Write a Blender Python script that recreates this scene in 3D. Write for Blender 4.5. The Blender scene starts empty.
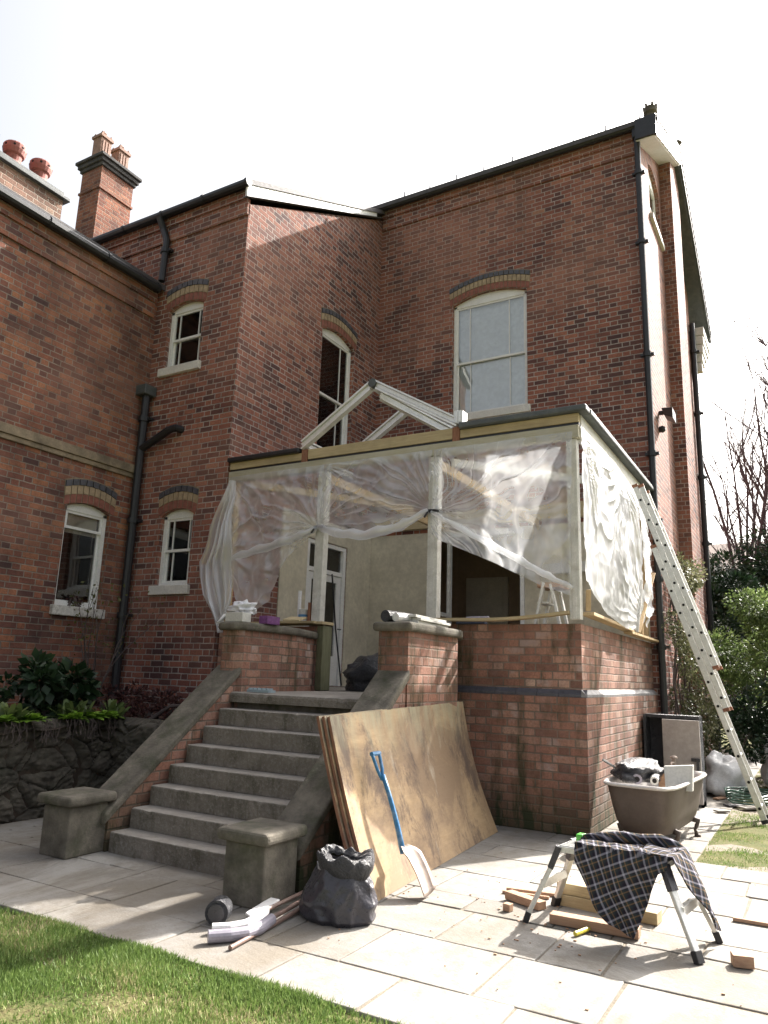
import bpy, bmesh, math, random
import numpy as np
from mathutils import Vector, Matrix, noise
random.seed(7); rng=np.random.default_rng(7)
S=bpy.context.scene; COL=S.collection
R=math.radians
def V(*a): return Vector(a)
BASE={}
# ---------------------------------------------------------------- mesh builder
class MB:
    def __init__(s): s.v=[]; s.f=[]; s.uv=None
    def add(s,vs,fs):
        n=len(s.v); s.v+= [tuple(x) for x in vs]; s.f+=[tuple(i+n for i in f) for f in fs]; return s
    def hexa(s,p):   # 8 pts: bottom 4 (ccw), top 4
        return s.add(p,[(0,3,2,1),(4,5,6,7),(0,1,5,4),(1,2,6,5),(2,3,7,6),(3,0,4,7)])
    def box(s,x0,x1,y0,y1,z0,z1,T=None):
        p=[(x0,y0,z0),(x1,y0,z0),(x1,y1,z0),(x0,y1,z0),(x0,y0,z1),(x1,y0,z1),(x1,y1,z1),(x0,y1,z1)]
        if T: p=[T(*q) for q in p]
        return s.hexa(p)
    def prism(s,poly,h,T):   # poly list of (a,b); T(a,b,h)->xyz
        n=len(poly); p=[T(a,b,h[0]) for a,b in poly]+[T(a,b,h[1]) for a,b in poly]
        f=[tuple(range(n-1,-1,-1)),tuple(range(n,2*n))]+[(i,(i+1)%n,n+(i+1)%n,n+i) for i in range(n)]
        return s.add(p,f)
    def beam(s,a,b,w,h,up=(0,0,1)):   # rectangular bar from a to b
        a=Vector(a);b=Vector(b);d=(b-a).normalized();u=Vector(up); r=d.cross(u)
        if r.length<1e-4: r=d.cross(Vector((0,1,0)))
        r.normalize(); u=r.cross(d).normalized(); r*=w/2; u*=h/2
        return s.hexa([a-r-u,a+r-u,b+r-u,b-r-u,a-r+u,a+r+u,b+r+u,b-r+u])
    def tube(s,pts,r,n=10,cap=True,hollow=False):
        pts=[Vector(p) for p in pts]; rs=r if isinstance(r,(list,tuple)) else [r]*len(pts)
        ref=None; rings=[]
        for i,p in enumerate(pts):
            d=(pts[min(i+1,len(pts)-1)]-pts[max(i-1,0)]).normalized()
            if ref is None:
                ref=Vector((0,0,1)) if abs(d.z)<.9 else Vector((1,0,0))
            a=(ref-d*ref.dot(d)).normalized(); ref=a; b=d.cross(a)
            rings.append([p+(a*math.cos(2*math.pi*k/n)+b*math.sin(2*math.pi*k/n))*rs[i] for k in range(n)])
        vs=[q for rg in rings for q in rg]; fs=[]
        for i in range(len(pts)-1):
            for k in range(n):
                k2=(k+1)%n; fs.append((i*n+k,i*n+k2,(i+1)*n+k2,(i+1)*n+k))
        if cap: fs+= [tuple(range(n-1,-1,-1)),tuple((len(pts)-1)*n+k for k in range(n))]
        return s.add(vs,fs)
    def lathe(s,prof,c,n=20,axis='z',sq=None):
        vs=[];m=len(prof)
        for (r,z) in prof:
            for k in range(n):
                t=2*math.pi*(k+.5)/n
                if axis=='z': vs.append((c[0]+r*math.cos(t),c[1]+r*math.sin(t),c[2]+z))
                else: vs.append((c[0]+z,c[1]+r*math.cos(t),c[2]+r*math.sin(t)))
        fs=[(i*n+k,i*n+(k+1)%n,(i+1)*n+(k+1)%n,(i+1)*n+k) for i in range(m-1) for k in range(n)]
        fs+=[tuple(range(n-1,-1,-1)),tuple((m-1)*n+k for k in range(n))]
        return s.add(vs,fs)
    def grid(s,fn,nu,nv):
        vs=[fn(i/nu,j/nv) for j in range(nv+1) for i in range(nu+1)]
        fs=[(j*(nu+1)+i,j*(nu+1)+i+1,(j+1)*(nu+1)+i+1,(j+1)*(nu+1)+i) for j in range(nv) for i in range(nu)]
        return s.add(vs,fs)
    def quad(s,a,b,c,d): return s.add([a,b,c,d],[(0,1,2,3)])
def finish(me,base,smooth,uv=True,fix=True):
    if fix:
        bm=bmesh.new(); bm.from_mesh(me)
        bmesh.ops.recalc_face_normals(bm,faces=bm.faces); bm.to_mesh(me); bm.free()
    if uv:
        l=me.uv_layers.new(name='UVMap'); n=len(me.loops)
        vi=np.empty(n,np.int32); me.loops.foreach_get('vertex_index',vi)
        co=np.empty(len(me.vertices)*3,np.float32); me.vertices.foreach_get('co',co); co=co.reshape(-1,3)
        pn=np.empty(len(me.polygons)*3,np.float32); me.polygons.foreach_get('normal',pn); pn=pn.reshape(-1,3)
        lt=np.empty(len(me.polygons),np.int32); me.polygons.foreach_get('loop_total',lt)
        nn=np.repeat(pn,lt,axis=0); c=co[vi]; a=np.abs(nn)
        u=np.where(a[:,2]>.7,c[:,0],np.where(a[:,0]>a[:,1],c[:,1],c[:,0]))
        v=np.where(a[:,2]>.7,c[:,1],c[:,2])
        l.data.foreach_set('uv',np.stack([u,v],1).astype(np.float32).ravel())
    if smooth: me.polygons.foreach_set('use_smooth',[True]*len(me.polygons))
    me.transform(Matrix.Translation(-Vector(base))); me.update()
def obj(name,mb,mat,parent=None,base=None,smooth=False,bevel=0,seg=2,label=None,uvs=None,solid=0,sub=0,fix=True):
    me=bpy.data.meshes.new(name); me.from_pydata([tuple(v) for v in mb.v],[],mb.f)
    pb=BASE[parent.name] if parent else Vector((0,0,0))
    if base is None: base=pb if parent else Vector((0,0,0))
    base=Vector(base)
    finish(me,base,smooth,uv=uvs is None,fix=fix)
    if uvs is not None:
        l=me.uv_layers.new(name='UVMap')
        for lp in me.loops: l.data[lp.index].uv=uvs[lp.vertex_index]
    o=bpy.data.objects.new(name,me); COL.objects.link(o); o.location=base-pb if parent else base
    if parent: o.parent=parent
    BASE[o.name]=base
    if mat: me.materials.append(mat)
    if solid:
        m=o.modifiers.new('s','SOLIDIFY'); m.thickness=solid; m.offset=0
    if sub:
        m=o.modifiers.new('u','SUBSURF'); m.levels=sub; m.render_levels=sub
    if bevel:
        m=o.modifiers.new('b','BEVEL'); m.width=bevel; m.segments=seg; m.limit_method='ANGLE'; m.angle_limit=R(40)
    if label: o['label']=label
    return o
def tag(o,label,cat,group=None,kind=None):
    if label: o['label']=label
    if cat: o['category']=cat
    if group: o['group']=group
    if kind: o['kind']=kind
    return o
def thing(name,label,cat,base=(0,0,0),group=None):
    o=bpy.data.objects.new(name,None); COL.objects.link(o); o.location=base; o.empty_display_size=.1
    BASE[o.name]=Vector(base); return tag(o,label,cat,group)
def struct(name,mb,mat,**k):
    o=obj(name,mb,mat,**k); o['kind']='structure'; return o
# ---------------------------------------------------------------- materials
class N:
    def __init__(s,name):
        s.m=bpy.data.materials.new(name); s.m.use_nodes=True; s.t=s.m.node_tree; s.n=s.t.nodes; s.l=s.t.links
        s.b=s.n['Principled BSDF']; s.out=s.n['Material Output']
    def new(s,t,**k):
        x=s.n.new(t)
        for a,b in k.items(): setattr(x,a,b)
        return x
    def set(s,inp,v):
        if hasattr(v,'is_output'): s.l.new(v,inp)
        elif isinstance(v,(tuple,list)) and len(v)==3 and inp.type=='RGBA': inp.default_value=(*v,1)
        else: inp.default_value=v
    def math(s,op,a,b=None,c=None,clamp=False):
        x=s.new('ShaderNodeMath',operation=op,use_clamp=clamp); s.set(x.inputs[0],a)
        if b is not None: s.set(x.inputs[1],b)
        if c is not None: s.set(x.inputs[2],c)
        return x.outputs[0]
    def mix(s,f,a,b,bt='MIX'):
        x=s.new('ShaderNodeMix',data_type='RGBA',blend_type=bt); s.set(x.inputs[0],f); s.set(x.inputs[6],a); s.set(x.inputs[7],b); return x.outputs[2]
    def ramp(s,f,stops,interp='LINEAR'):
        x=s.new('ShaderNodeValToRGB'); r=x.color_ramp; r.interpolation=interp
        while len(r.elements)<len(stops): r.elements.new(.5)
        for e,(p,c) in zip(r.elements,stops):
            e.position=p; e.color=(*c,1) if isinstance(c,(tuple,list)) else (c,c,c,1)
        s.set(x.inputs[0],f); return x.outputs[0]
    def coord(s,kind='Object',scale=None,rot=None):
        if kind=='World':
            o=s.new('ShaderNodeNewGeometry').outputs['Position']
        else: o=s.new('ShaderNodeTexCoord').outputs[kind]
        if scale or rot:
            m=s.new('ShaderNodeMapping'); s.l.new(o,m.inputs[0])
            if scale: m.inputs['Scale'].default_value=scale
            if rot: m.inputs['Rotation'].default_value=rot
            o=m.outputs[0]
        return o
    def noise(s,co,scale,detail=4,rough=.55,dist=0):
        x=s.new('ShaderNodeTexNoise'); s.l.new(co,x.inputs['Vector']); x.inputs['Scale'].default_value=scale
        x.inputs['Detail'].default_value=detail; x.inputs['Roughness'].default_value=rough; x.inputs['Distortion'].default_value=dist
        return x.outputs['Fac']
    def voro(s,co,scale,feature='F1',out='Distance'):
        x=s.new('ShaderNodeTexVoronoi',feature=feature); s.l.new(co,x.inputs['Vector']); x.inputs['Scale'].default_value=scale; return x.outputs[out]
    def bump(s,h,strength=.5,dist=.01):
        x=s.new('ShaderNodeBump'); s.set(x.inputs['Height'],h); x.inputs['Strength'].default_value=strength; x.inputs['Distance'].default_value=dist
        s.l.new(x.outputs[0],s.b.inputs['Normal']); return x
    def p(s,col=None,rough=.8,metal=0,spec=.5):
        if col is not None: s.set(s.b.inputs['Base Color'],col)
        s.set(s.b.inputs['Roughness'],rough); s.b.inputs['Metallic'].default_value=metal; s.b.inputs['Specular IOR Level'].default_value=spec
        return s.m
def simple(name,col,rough=.7,metal=0,var=.25,scale=6,bump=.15,dirt=None,dirtamt=.5,coord='World',spec=.5,stretch=None):
    n=N(name); co=n.coord(coord,scale=stretch)
    f=n.noise(co,scale,6,.6); f2=n.noise(co,scale*7,3,.6)
    c=n.mix(n.ramp(f,[(.3,0),(.7,1)]),tuple(x*(1-var) for x in col),tuple(min(1,x*(1+var)) for x in col))
    c=n.mix(n.ramp(f2,[(.35,.35),(.65,0)]),c,tuple(x*.55 for x in col))
    if dirt: c=n.mix(n.ramp(n.noise(co,scale*.6,7,.7),[(.5,0),(.72,dirtamt)]),c,dirt)
    n.bump(n.math('ADD',f,n.math('MULTIPLY',f2,.4)),bump,.01)
    return n.p(c,n.math('MULTIPLY_ADD',f2,.25,rough-.12),metal,spec)
def brick(name,pal,mortar,h=.0825,P=.36,stain=None,soot=.35,white=0,moss=0,bands=None):
    n=N(name); co=n.new('ShaderNodeUVMap').outputs[0]; w=n.coord('World')
    sp=n.new('ShaderNodeSeparateXYZ'); n.l.new(co,sp.inputs[0])
    wob=n.noise(w,9,2); wob2=n.noise(w,60,2)
    u=n.math('ADD',sp.outputs[0],n.math('MULTIPLY',n.math('SUBTRACT',wob2,.5),.010))
    v=n.math('ADD',sp.outputs[1],n.math('ADD',n.math('MULTIPLY',n.math('SUBTRACT',wob,.5),.012),n.math('MULTIPLY',n.math('SUBTRACT',wob2,.5),.007)))
    vr=n.math('DIVIDE',v,h); row=n.math('FLOOR',vr); fv=n.math('FRACT',vr)
    odd=n.math('MULTIPLY',n.math('FLOORED_MODULO',row,2),.5)
    ur=n.math('ADD',n.math('DIVIDE',u,P),odd); cell=n.math('FLOOR',ur); fu=n.math('FRACT',ur)
    K=.665; isH=n.math('GREATER_THAN',fu,K)
    du=n.math('MULTIPLY',n.math('MINIMUM',n.math('MINIMUM',fu,n.math('SUBTRACT',1,fu)),n.math('ABSOLUTE',n.math('SUBTRACT',fu,K))),P)
    dv=n.math('MULTIPLY',n.math('MINIMUM',fv,n.math('SUBTRACT',1,fv)),h)
    d=n.math('MINIMUM',du,dv)
    mask=n.new('ShaderNodeMapRange',interpolation_type='SMOOTHSTEP'); n.set(mask.inputs[0],d); mask.inputs[1].default_value=.0042; mask.inputs[2].default_value=.0098
    mask=mask.outputs[0]
    idv=n.new('ShaderNodeCombineXYZ'); n.set(idv.inputs[0],n.math('MULTIPLY_ADD',cell,2,isH)); n.set(idv.inputs[1],row)
    wn=n.new('ShaderNodeTexWhiteNoise',noise_dimensions='2D'); n.l.new(idv.outputs[0],wn.inputs['Vector'])
    big=n.noise(w,.55,4,.6); 
    sel=n.math('ADD',n.math('MULTIPLY',wn.outputs['Value'],.78),n.math('MULTIPLY',n.ramp(big,[(.32,0),(.68,1)]),.22))
    c=n.ramp(sel,pal)
    fine=n.noise(w,45,4,.65)
    c=n.mix(n.ramp(fine,[(.3,.45),(.62,0)]),c,(.05,.03,.025),'MIX')
    mc=n.mix(n.ramp(n.noise(w,3,5),[(.3,0),(.7,1)]),mortar,tuple(x*.55 for x in mortar))
    if white:
        wf=n.math('MULTIPLY',n.ramp(n.noise(w,2.2,5,.65),[(.52,0),(.66,1)]),n.math('GREATER_THAN',wn.outputs['Value'],1-white))
        c=n.mix(wf,c,(.42,.36,.34))
        c=n.mix(n.ramp(n.noise(w,1.6,6,.7),[(.52,0),(.75,.45)]),c,(.42,.33,.30))
    c=n.mix(mask,mc,c)
    c=n.mix(n.ramp(n.noise(w,.9,6,.7),[(.40,0),(.70,soot)]),c,(.028,.022,.022))
    c=n.mix(n.ramp(n.noise(n.coord('World',scale=(2.4,2.4,.28)),1.6,6,.7),[(.52,0),(.78,.45)]),c,(.05,.042,.036))
    c=n.mix(n.ramp(n.noise(n.coord('World',scale=(1,1,1.6)),.45,5,.65),[(.35,.35),(.55,0)]),c,(.36,.20,.15))
    if moss:
        sz=n.new('ShaderNodeSeparateXYZ'); n.l.new(w,sz.inputs[0])
        low=n.new('ShaderNodeMapRange'); n.set(low.inputs[0],sz.outputs[2]); low.inputs[1].default_value=.55; low.inputs[2].default_value=0.0
        st=n.math('MULTIPLY',n.math('ADD',n.ramp(n.noise(n.coord('World',scale=(3,3,.8)),1.3,6,.7),[(.5,0),(.7,1)]),n.math('MULTIPLY',low.outputs[0],.8)),moss,clamp=True)
        c=n.mix(st,c,(.045,.05,.025))
    hgt=n.math('ADD',mask,n.math('MULTIPLY',fine,.35))
    n.bump(hgt,.75,.007)
    return n.p(c,.88,0,.25)
M={}
PR=[(0,(.070,.042,.048)),(.18,(.125,.060,.056)),(.40,(.235,.092,.070)),(.66,(.325,.125,.088)),(.88,(.40,.165,.11)),(1,(.50,.28,.18))]
PW=[(0,(.065,.04,.042)),(.16,(.13,.06,.052)),(.38,(.25,.098,.068)),(.65,(.34,.135,.08)),(.88,(.43,.185,.095)),(1,(.50,.30,.17))]
PB=[(0,(.13,.08,.065)),(.2,(.25,.125,.09)),(.5,(.37,.18,.125)),(.8,(.46,.26,.185)),(1,(.57,.44,.35))]
M['brick']=brick('red_brick',PR,(.50,.44,.40),soot=.30)
M['brick_w']=brick('wing_brick',PW,(.33,.28,.23),soot=.8)
M['brick_b']=brick('old_brick',PB,(.25,.205,.165),h=.0825,soot=.55,white=.35,moss=1.0)
M['brick_c']=brick('chimney_brick',[(0,(.12,.05,.04)),(.4,(.28,.10,.06)),(.8,(.40,.16,.09)),(1,(.48,.25,.15))],(.36,.28,.22),soot=.55)
M['brick_cl']=brick('pale_chimney_brick',[(0,(.14,.09,.07)),(.4,(.25,.15,.11)),(.8,(.36,.23,.17)),(1,(.42,.3,.22))],(.42,.37,.31),soot=.3)
M['darkstone']=simple('sooty_stone',(.07,.068,.066),.9,var=.4,scale=6,bump=.4)
M['brick_red']=simple('rubbed_brick',(.25,.095,.07),.85,var=.3,scale=14)
M['brick_blue']=simple('blue_brick',(.075,.075,.09),.55,var=.4,scale=12)
M['brick_yel']=simple('buff_brick',(.37,.28,.18),.85,var=.3,scale=14,dirt=(.15,.11,.08))
M['stone']=simple('weathered_stone',(.135,.12,.095),.92,var=.5,scale=6,bump=.9,dirt=(.04,.048,.022),dirtamt=.95)
M['stone_step']=simple('step_stone',(.24,.215,.185),.9,var=.25,scale=4,bump=.35,dirt=(.12,.12,.09),dirtamt=.6)
n=N('worn_step_stone'); w=n.coord('World'); f=n.noise(w,4,7,.68); f2=n.noise(w,38,4,.6)
c=n.mix(n.ramp(f,[(.3,0),(.7,1)]),(.135,.118,.098),(.225,.20,.17)); c=n.mix(n.ramp(n.noise(n.coord('World',scale=(3,3,1)),3,7,.72),[(.48,0),(.68,.75)]),c,(.075,.07,.048)); c=n.mix(n.ramp(f2,[(.5,0),(.72,.5)]),c,(.30,.28,.25))
gn=n.new('ShaderNodeNewGeometry'); sz=n.new('ShaderNodeSeparateXYZ'); n.l.new(gn.outputs['True Normal'],sz.inputs[0]) # paler where it lies flat
flat_tone=n.math('MULTIPLY',n.ramp(sz.outputs[2],[(.6,0),(.9,1)]),n.ramp(n.noise(w,7,6,.7),[(.25,.95),(.75,.25)]))
c=n.mix(flat_tone,c,(.36,.335,.30)); n.bump(n.math('ADD',f,n.math('MULTIPLY',f2,.5)),.8,.02); M['stone_step']=n.p(c,.92,0,.2)
M['stone_band']=simple('sandstone_band',(.24,.19,.13),.92,var=.4,scale=5,bump=.4,dirt=(.06,.055,.04),dirtamt=.7)
M['white_stone']=simple('painted_sill',(.68,.66,.62),.7,var=.1,scale=6,dirt=(.35,.32,.28),dirtamt=.5)
M['white_flake']=simple('flaking_sill',(.62,.60,.56),.8,var=.2,scale=22,dirt=(.16,.12,.10),dirtamt=.9)
M['white']=simple('white_paint',(.80,.80,.78),.45,var=.05,scale=8,bump=.05,dirt=(.55,.52,.47),dirtamt=.35)
M['white_old']=simple('primed_timber',(.62,.61,.57),.65,var=.12,scale=10,dirt=(.33,.30,.25),dirtamt=.6)
M['alu']=simple('white_aluminium',(.78,.79,.78),.35,metal=.35,var=.05,scale=8,bump=.03,dirt=(.4,.38,.33),dirtamt=.4)
M['ladder']=simple('dull_aluminium',(.66,.66,.63),.42,metal=.55,var=.12,scale=12,bump=.08,dirt=(.4,.38,.34),dirtamt=.5)
M['black']=simple('black_iron',(.018,.019,.022),.45,var=.3,scale=15,bump=.1)
M['lead']=simple('grey_lead',(.075,.085,.088),.55,var=.25,scale=8,dirt=(.16,.17,.16))
M['slate']=simple('roof_slate',(.07,.065,.07),.7,var=.35,scale=9,bump=.4)
M['plaster']=simple('cream_plaster',(.60,.55,.43),.9,var=.12,scale=2.2,bump=.15,dirt=(.30,.27,.20),dirtamt=.55)
M['plaster_in']=simple('tan_room_wall',(.33,.24,.16),.9,var=.1,scale=2)
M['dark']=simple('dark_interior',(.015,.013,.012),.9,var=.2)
M['blind']=simple('white_blind',(.86,.90,.93),.8,var=.04,scale=2,bump=.02)
M['curtain']=simple('net_curtain',(.55,.5,.42),.9,var=.1)
M['soil']=simple('garden_soil',(.045,.032,.022),.95,var=.4,scale=14,bump=1)
M['ochre']=simple('terracotta',(.30,.105,.085),.75,var=.2,scale=12,dirt=(.12,.06,.05))
M['rubber']=simple('black_rubber',(.02,.02,.022),.6)
def timber(name,a,b,scale=(1,1,1),rough=.75,dirt=None,dirtamt=.5,bs=.2):
    n=N(name); co=n.coord('Object',scale=scale); f=n.noise(co,9,6,.65,1.2); g=n.noise(co,2,3)
    c=n.mix(n.ramp(f,[(.35,0),(.65,1)]),a,b); c=n.mix(n.ramp(g,[(.4,0),(.7,.35)]),c,tuple(x*.6 for x in a))
    if dirt: c=n.mix(n.ramp(n.noise(n.coord('World'),2.2,7,.72),[(.45,0),(.68,dirtamt)]),c,dirt)
    n.bump(f,bs,.006); return n.p(c,rough,0,.3)
M['tx']=timber('pine_along_x',(.42,.33,.19),(.56,.46,.28),(.25,5,5),dirt=(.26,.22,.13))
M['ty']=timber('pine_along_y',(.46,.33,.18),(.62,.48,.29),(5,.25,5),dirt=(.30,.22,.12))
M['tz']=timber('pine_along_z',(.46,.32,.18),(.60,.45,.26),(5,5,.25),dirt=(.32,.24,.13))
M['greenpost']=timber('mossy_post',(.13,.13,.075),(.20,.20,.12),(5,5,.4),dirt=(.05,.06,.03))
# plywood with stains
n=N('weathered_plywood'); co=n.coord('World',scale=(1,.7,1.0)); g=n.noise(n.coord('World',scale=(6,1,8)),7,7,.65,.5)
c=n.mix(n.ramp(g,[(.3,0),(.7,1)]),(.40,.275,.15),(.48,.345,.205))
c=n.mix(n.ramp(n.noise(co,1.5,7,.7,.6),[(.38,0),(.56,.8)]),c,(.21,.145,.095))
c=n.mix(n.ramp(n.noise(n.coord('World',scale=(1,2.0,1.1)),1.4,9,.78,.4),[(.50,0),(.62,.85)]),c,(.10,.072,.062))
c=n.mix(n.ramp(n.noise(n.coord('World',scale=(1,3,1)),1.9,6,.7,.3),[(.6,0),(.72,.55)]),c,(.52,.47,.38))
sz=n.new('ShaderNodeSeparateXYZ'); n.l.new(n.coord('World'),sz.inputs[0])
tp=n.new('ShaderNodeMapRange'); n.set(tp.inputs[0],sz.outputs[2]); tp.inputs[1].default_value=.8; tp.inputs[2].default_value=1.25
c=n.mix(n.math('MULTIPLY',tp.outputs[0],n.ramp(n.noise(n.coord('World',scale=(1,4,.8)),2.3,6,.7),[(.42,0),(.6,.75)])),c,(.36,.35,.24))
n.bump(g,.15,.004); M['ply']=n.p(c,.72,0,.3)
M['plyedge']=timber('plywood_edge',(.20,.085,.055),(.33,.17,.10),(9,1,1),dirt=(.08,.04,.03))
# glass
def glass(name,tint,fac,rough=.03):
    n=N(name); t=n.new('ShaderNodeBsdfTransparent'); t.inputs[0].default_value=(*tint,1); g=n.new('ShaderNodeBsdfGlossy'); g.inputs['Roughness'].default_value=rough
    fr=n.new('ShaderNodeFresnel'); fr.inputs[0].default_value=1.5
    wv=n.new('ShaderNodeBump'); n.set(wv.inputs['Height'],n.noise(n.coord('World'),2.5,1)); wv.inputs['Strength'].default_value=.25; wv.inputs['Distance'].default_value=.01
    n.l.new(wv.outputs[0],g.inputs['Normal'])
    m=n.new('ShaderNodeMixShader'); n.set(m.inputs[0],n.math('ADD',fr.outputs[0],fac,clamp=True)); n.l.new(t.outputs[0],m.inputs[1]); n.l.new(g.outputs[0],m.inputs[2]); n.l.new(m.outputs[0],n.out.inputs[0]); return n.m
M['glass']=glass('window_glass',(.95,.96,.96),.07)
# polythene film
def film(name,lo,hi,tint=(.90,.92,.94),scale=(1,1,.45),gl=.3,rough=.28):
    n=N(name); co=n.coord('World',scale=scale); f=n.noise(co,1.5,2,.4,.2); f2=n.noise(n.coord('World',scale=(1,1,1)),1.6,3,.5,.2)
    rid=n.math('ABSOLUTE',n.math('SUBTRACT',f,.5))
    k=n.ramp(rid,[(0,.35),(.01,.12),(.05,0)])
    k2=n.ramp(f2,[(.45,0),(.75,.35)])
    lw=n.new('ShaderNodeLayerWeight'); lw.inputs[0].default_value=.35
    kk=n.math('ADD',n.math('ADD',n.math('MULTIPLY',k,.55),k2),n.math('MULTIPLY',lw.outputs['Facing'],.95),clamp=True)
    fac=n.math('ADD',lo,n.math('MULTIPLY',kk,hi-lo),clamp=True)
    t=n.new('ShaderNodeBsdfTransparent'); t.inputs[0].default_value=(.97,.97,.97,1)
    d=n.new('ShaderNodeBsdfDiffuse'); d.inputs[0].default_value=(*tint,1)
    tl=n.new('ShaderNodeBsdfTranslucent'); tl.inputs[0].default_value=(*tint,1)
    g=n.new('ShaderNodeBsdfGlossy'); g.inputs['Roughness'].default_value=rough; g.inputs[0].default_value=(.85,.85,.85,1)
    bp=n.new('ShaderNodeBump'); n.set(bp.inputs['Height'],n.math('ADD',f,n.math('MULTIPLY',f2,.2))); bp.inputs['Strength'].default_value=.15; bp.inputs['Distance'].default_value=.02
    for x in (d,tl,g): n.l.new(bp.outputs[0],x.inputs['Normal'])
    def mx(f,a,b):
        m=n.new('ShaderNodeMixShader'); n.set(m.inputs[0],f); n.l.new(a.outputs[0],m.inputs[1]); n.l.new(b.outputs[0],m.inputs[2]); return m
    s=mx(gl,mx(.5,d,tl),g); s=mx(fac,t,s); n.l.new(s.outputs[0],n.out.inputs[0]); return n.m
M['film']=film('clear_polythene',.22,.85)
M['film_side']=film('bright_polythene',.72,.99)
M['film_loose']=film('loose_polythene',.40,.85)
# ---------------------------------------------------------------- the house
FY=lambda c:(lambda u,d,z:(u,c+d,z))
FX=lambda c:(lambda u,d,z:(c-d,u,z))
def arcz(op,u):
    ua,ub,za,zs,ri=op[:5]
    if ri<=0: return zs
    t=(u-(ua+ub)/2)/((ub-ua)/2); return zs+ri*(1-t*t)
def wall(mb,F,u0,u1,zb,ztop,ops,depth=.16,extra=()):
    if not callable(ztop): zt=ztop; ztop=lambda u:zt
    br={u0,u1,*extra}
    for o in ops:
        for i in range(13): br.add(o[0]+(o[1]-o[0])*i/12)
    br=sorted(x for x in br if u0-1e-6<=x<=u1+1e-6)
    q=lambda u,z,d=0:F(u,d,z)
    for a,b in zip(br,br[1:]):
        if b-a<1e-5: continue
        m=(a+b)/2; cur=[o for o in sorted(ops,key=lambda o:o[2]) if o[0]<m<o[1]]
        lo=(zb,zb)
        for o in cur:
            mb.quad(q(a,lo[0]),q(b,lo[1]),q(b,o[2]),q(a,o[2])); lo=(arcz(o,a),arcz(o,b))
            mb.quad(q(a,lo[0]),q(b,lo[1]),q(b,lo[1],depth),q(a,lo[0],depth))
            mb.quad(q(a,o[2]),q(b,o[2]),q(b,o[2],depth),q(a,o[2],depth))
        mb.quad(q(a,lo[0]),q(b,lo[1]),q(b,ztop(b)),q(a,ztop(a)))
    for o in ops:
        for u in o[:2]: mb.quad(q(u,o[2]),q(u,o[3]),q(u,o[3],depth),q(u,o[2],depth))
    return mb
house=thing('brick_house','tall Victorian red brick house with small sash windows and black drainpipes','house',(-4,4,0))
XA,YM,XR,XW,YA=-4.97,3.95,.1,-6.77,-.05
RK=lambda y:8.93+.50*(y+.05)
W1=(-3.36,-1.92,6.1,8.30,.15); W2=(-6.48,-5.74,6.03,7.03,.09); W3=(-6.2,-5.56,2.62,3.66,.09)
W4=(-1.24,-.50,2.25,3.62,.09); W5=(2.05,3.08,5.0,7.36,.12)
FR=(-3.48,-2.0,1.262,3.95,0)
mb=MB(); wall(mb,FY(YM),XA,XR,0,10.75,[W1,FR]); obj('wall',mb,M['brick'],house,fix=False)
RG=lambda y:10.75+.50*(min(y,2*6.82-y)-3.95)
mb=MB(); wall(mb,FX(XR),YM,9.69,0,RG,[(4.85,5.95,9.72,10.75,.2)],extra=(6.82,)); obj('wall',mb,M['brick'],house,fix=False)
mb=MB(); wall(mb,FY(YA),-13,XA,0,8.74,[W2,W3]); obj('wall',mb,M['brick'],house,fix=False)
mb=MB(); wall(mb,FX(XA),YA,YM,0,lambda y:8.48+.53*(y+.05),[W5,(1.95,3.12,1.262,3.62,0)]); obj('wall',mb,M['brick'],house,fix=False)
mb=MB(); wall(mb,FX(XW),-9,YA,0,7.42,[W4]); obj('wall',mb,M['brick_w'],house,fix=False)
# unseen sides, so that it stands as a building
mb=MB(); mb.quad((-13,9.7,0),(XR,9.7,0),(XR,9.7,10.9),(-13,9.7,10.9)); mb.quad((-13,YA,0),(-13,9.7,0),(-13,9.7,9),(-13,YA,9)); mb.quad((-13,-9,0),(XW,-9,0),(XW,-9,7.4),(-13,-9,7.4)); mb.quad((-13,-9,0),(-13,YA,0),(-13,YA,7.4),(-13,-9,7.4))
mb.quad((-9,YM,8),(XA,YM,8),(XA,YM,10.9),(-9,YM,10.9))
obj('rear_wall',mb,M['brick'],house,fix=False)
# chimney breast on the flank
mb=MB(); mb.box(XR+.001,.31,6.2,7.35,0,12.0); obj('chimney_breast',mb,M['brick'],house)
# eaves corbel courses
def eaves(F,u0,u1,z):
    mb=MB(); mb.box(u0,u1,-.035,.02,z-.42,z-.02,F); mb.box(u0,u1,-.065,.02,z-.16,z,F); return mb
obj('cornice',eaves(FY(YM),XA+.02,XR+.0,10.76),M['brick'],house)
obj('cornice',eaves(FY(YA),-13,XA+.0,8.72),M['brick'],house)
obj('cornice',eaves(FX(XW),-8.8,YA-.08,7.36),M['brick_w'],house)
# stone band on wing, with shallower course below
mb=MB(); mb.box(-8.9,YA-.01,-.06,.02,4.34,4.47,FX(XW)); mb.box(-8.9,YA-.012,-.035,.02,4.27,4.34,FX(XW)); obj('stone_band',mb,M['stone_band'],house,bevel=.01)
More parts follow.
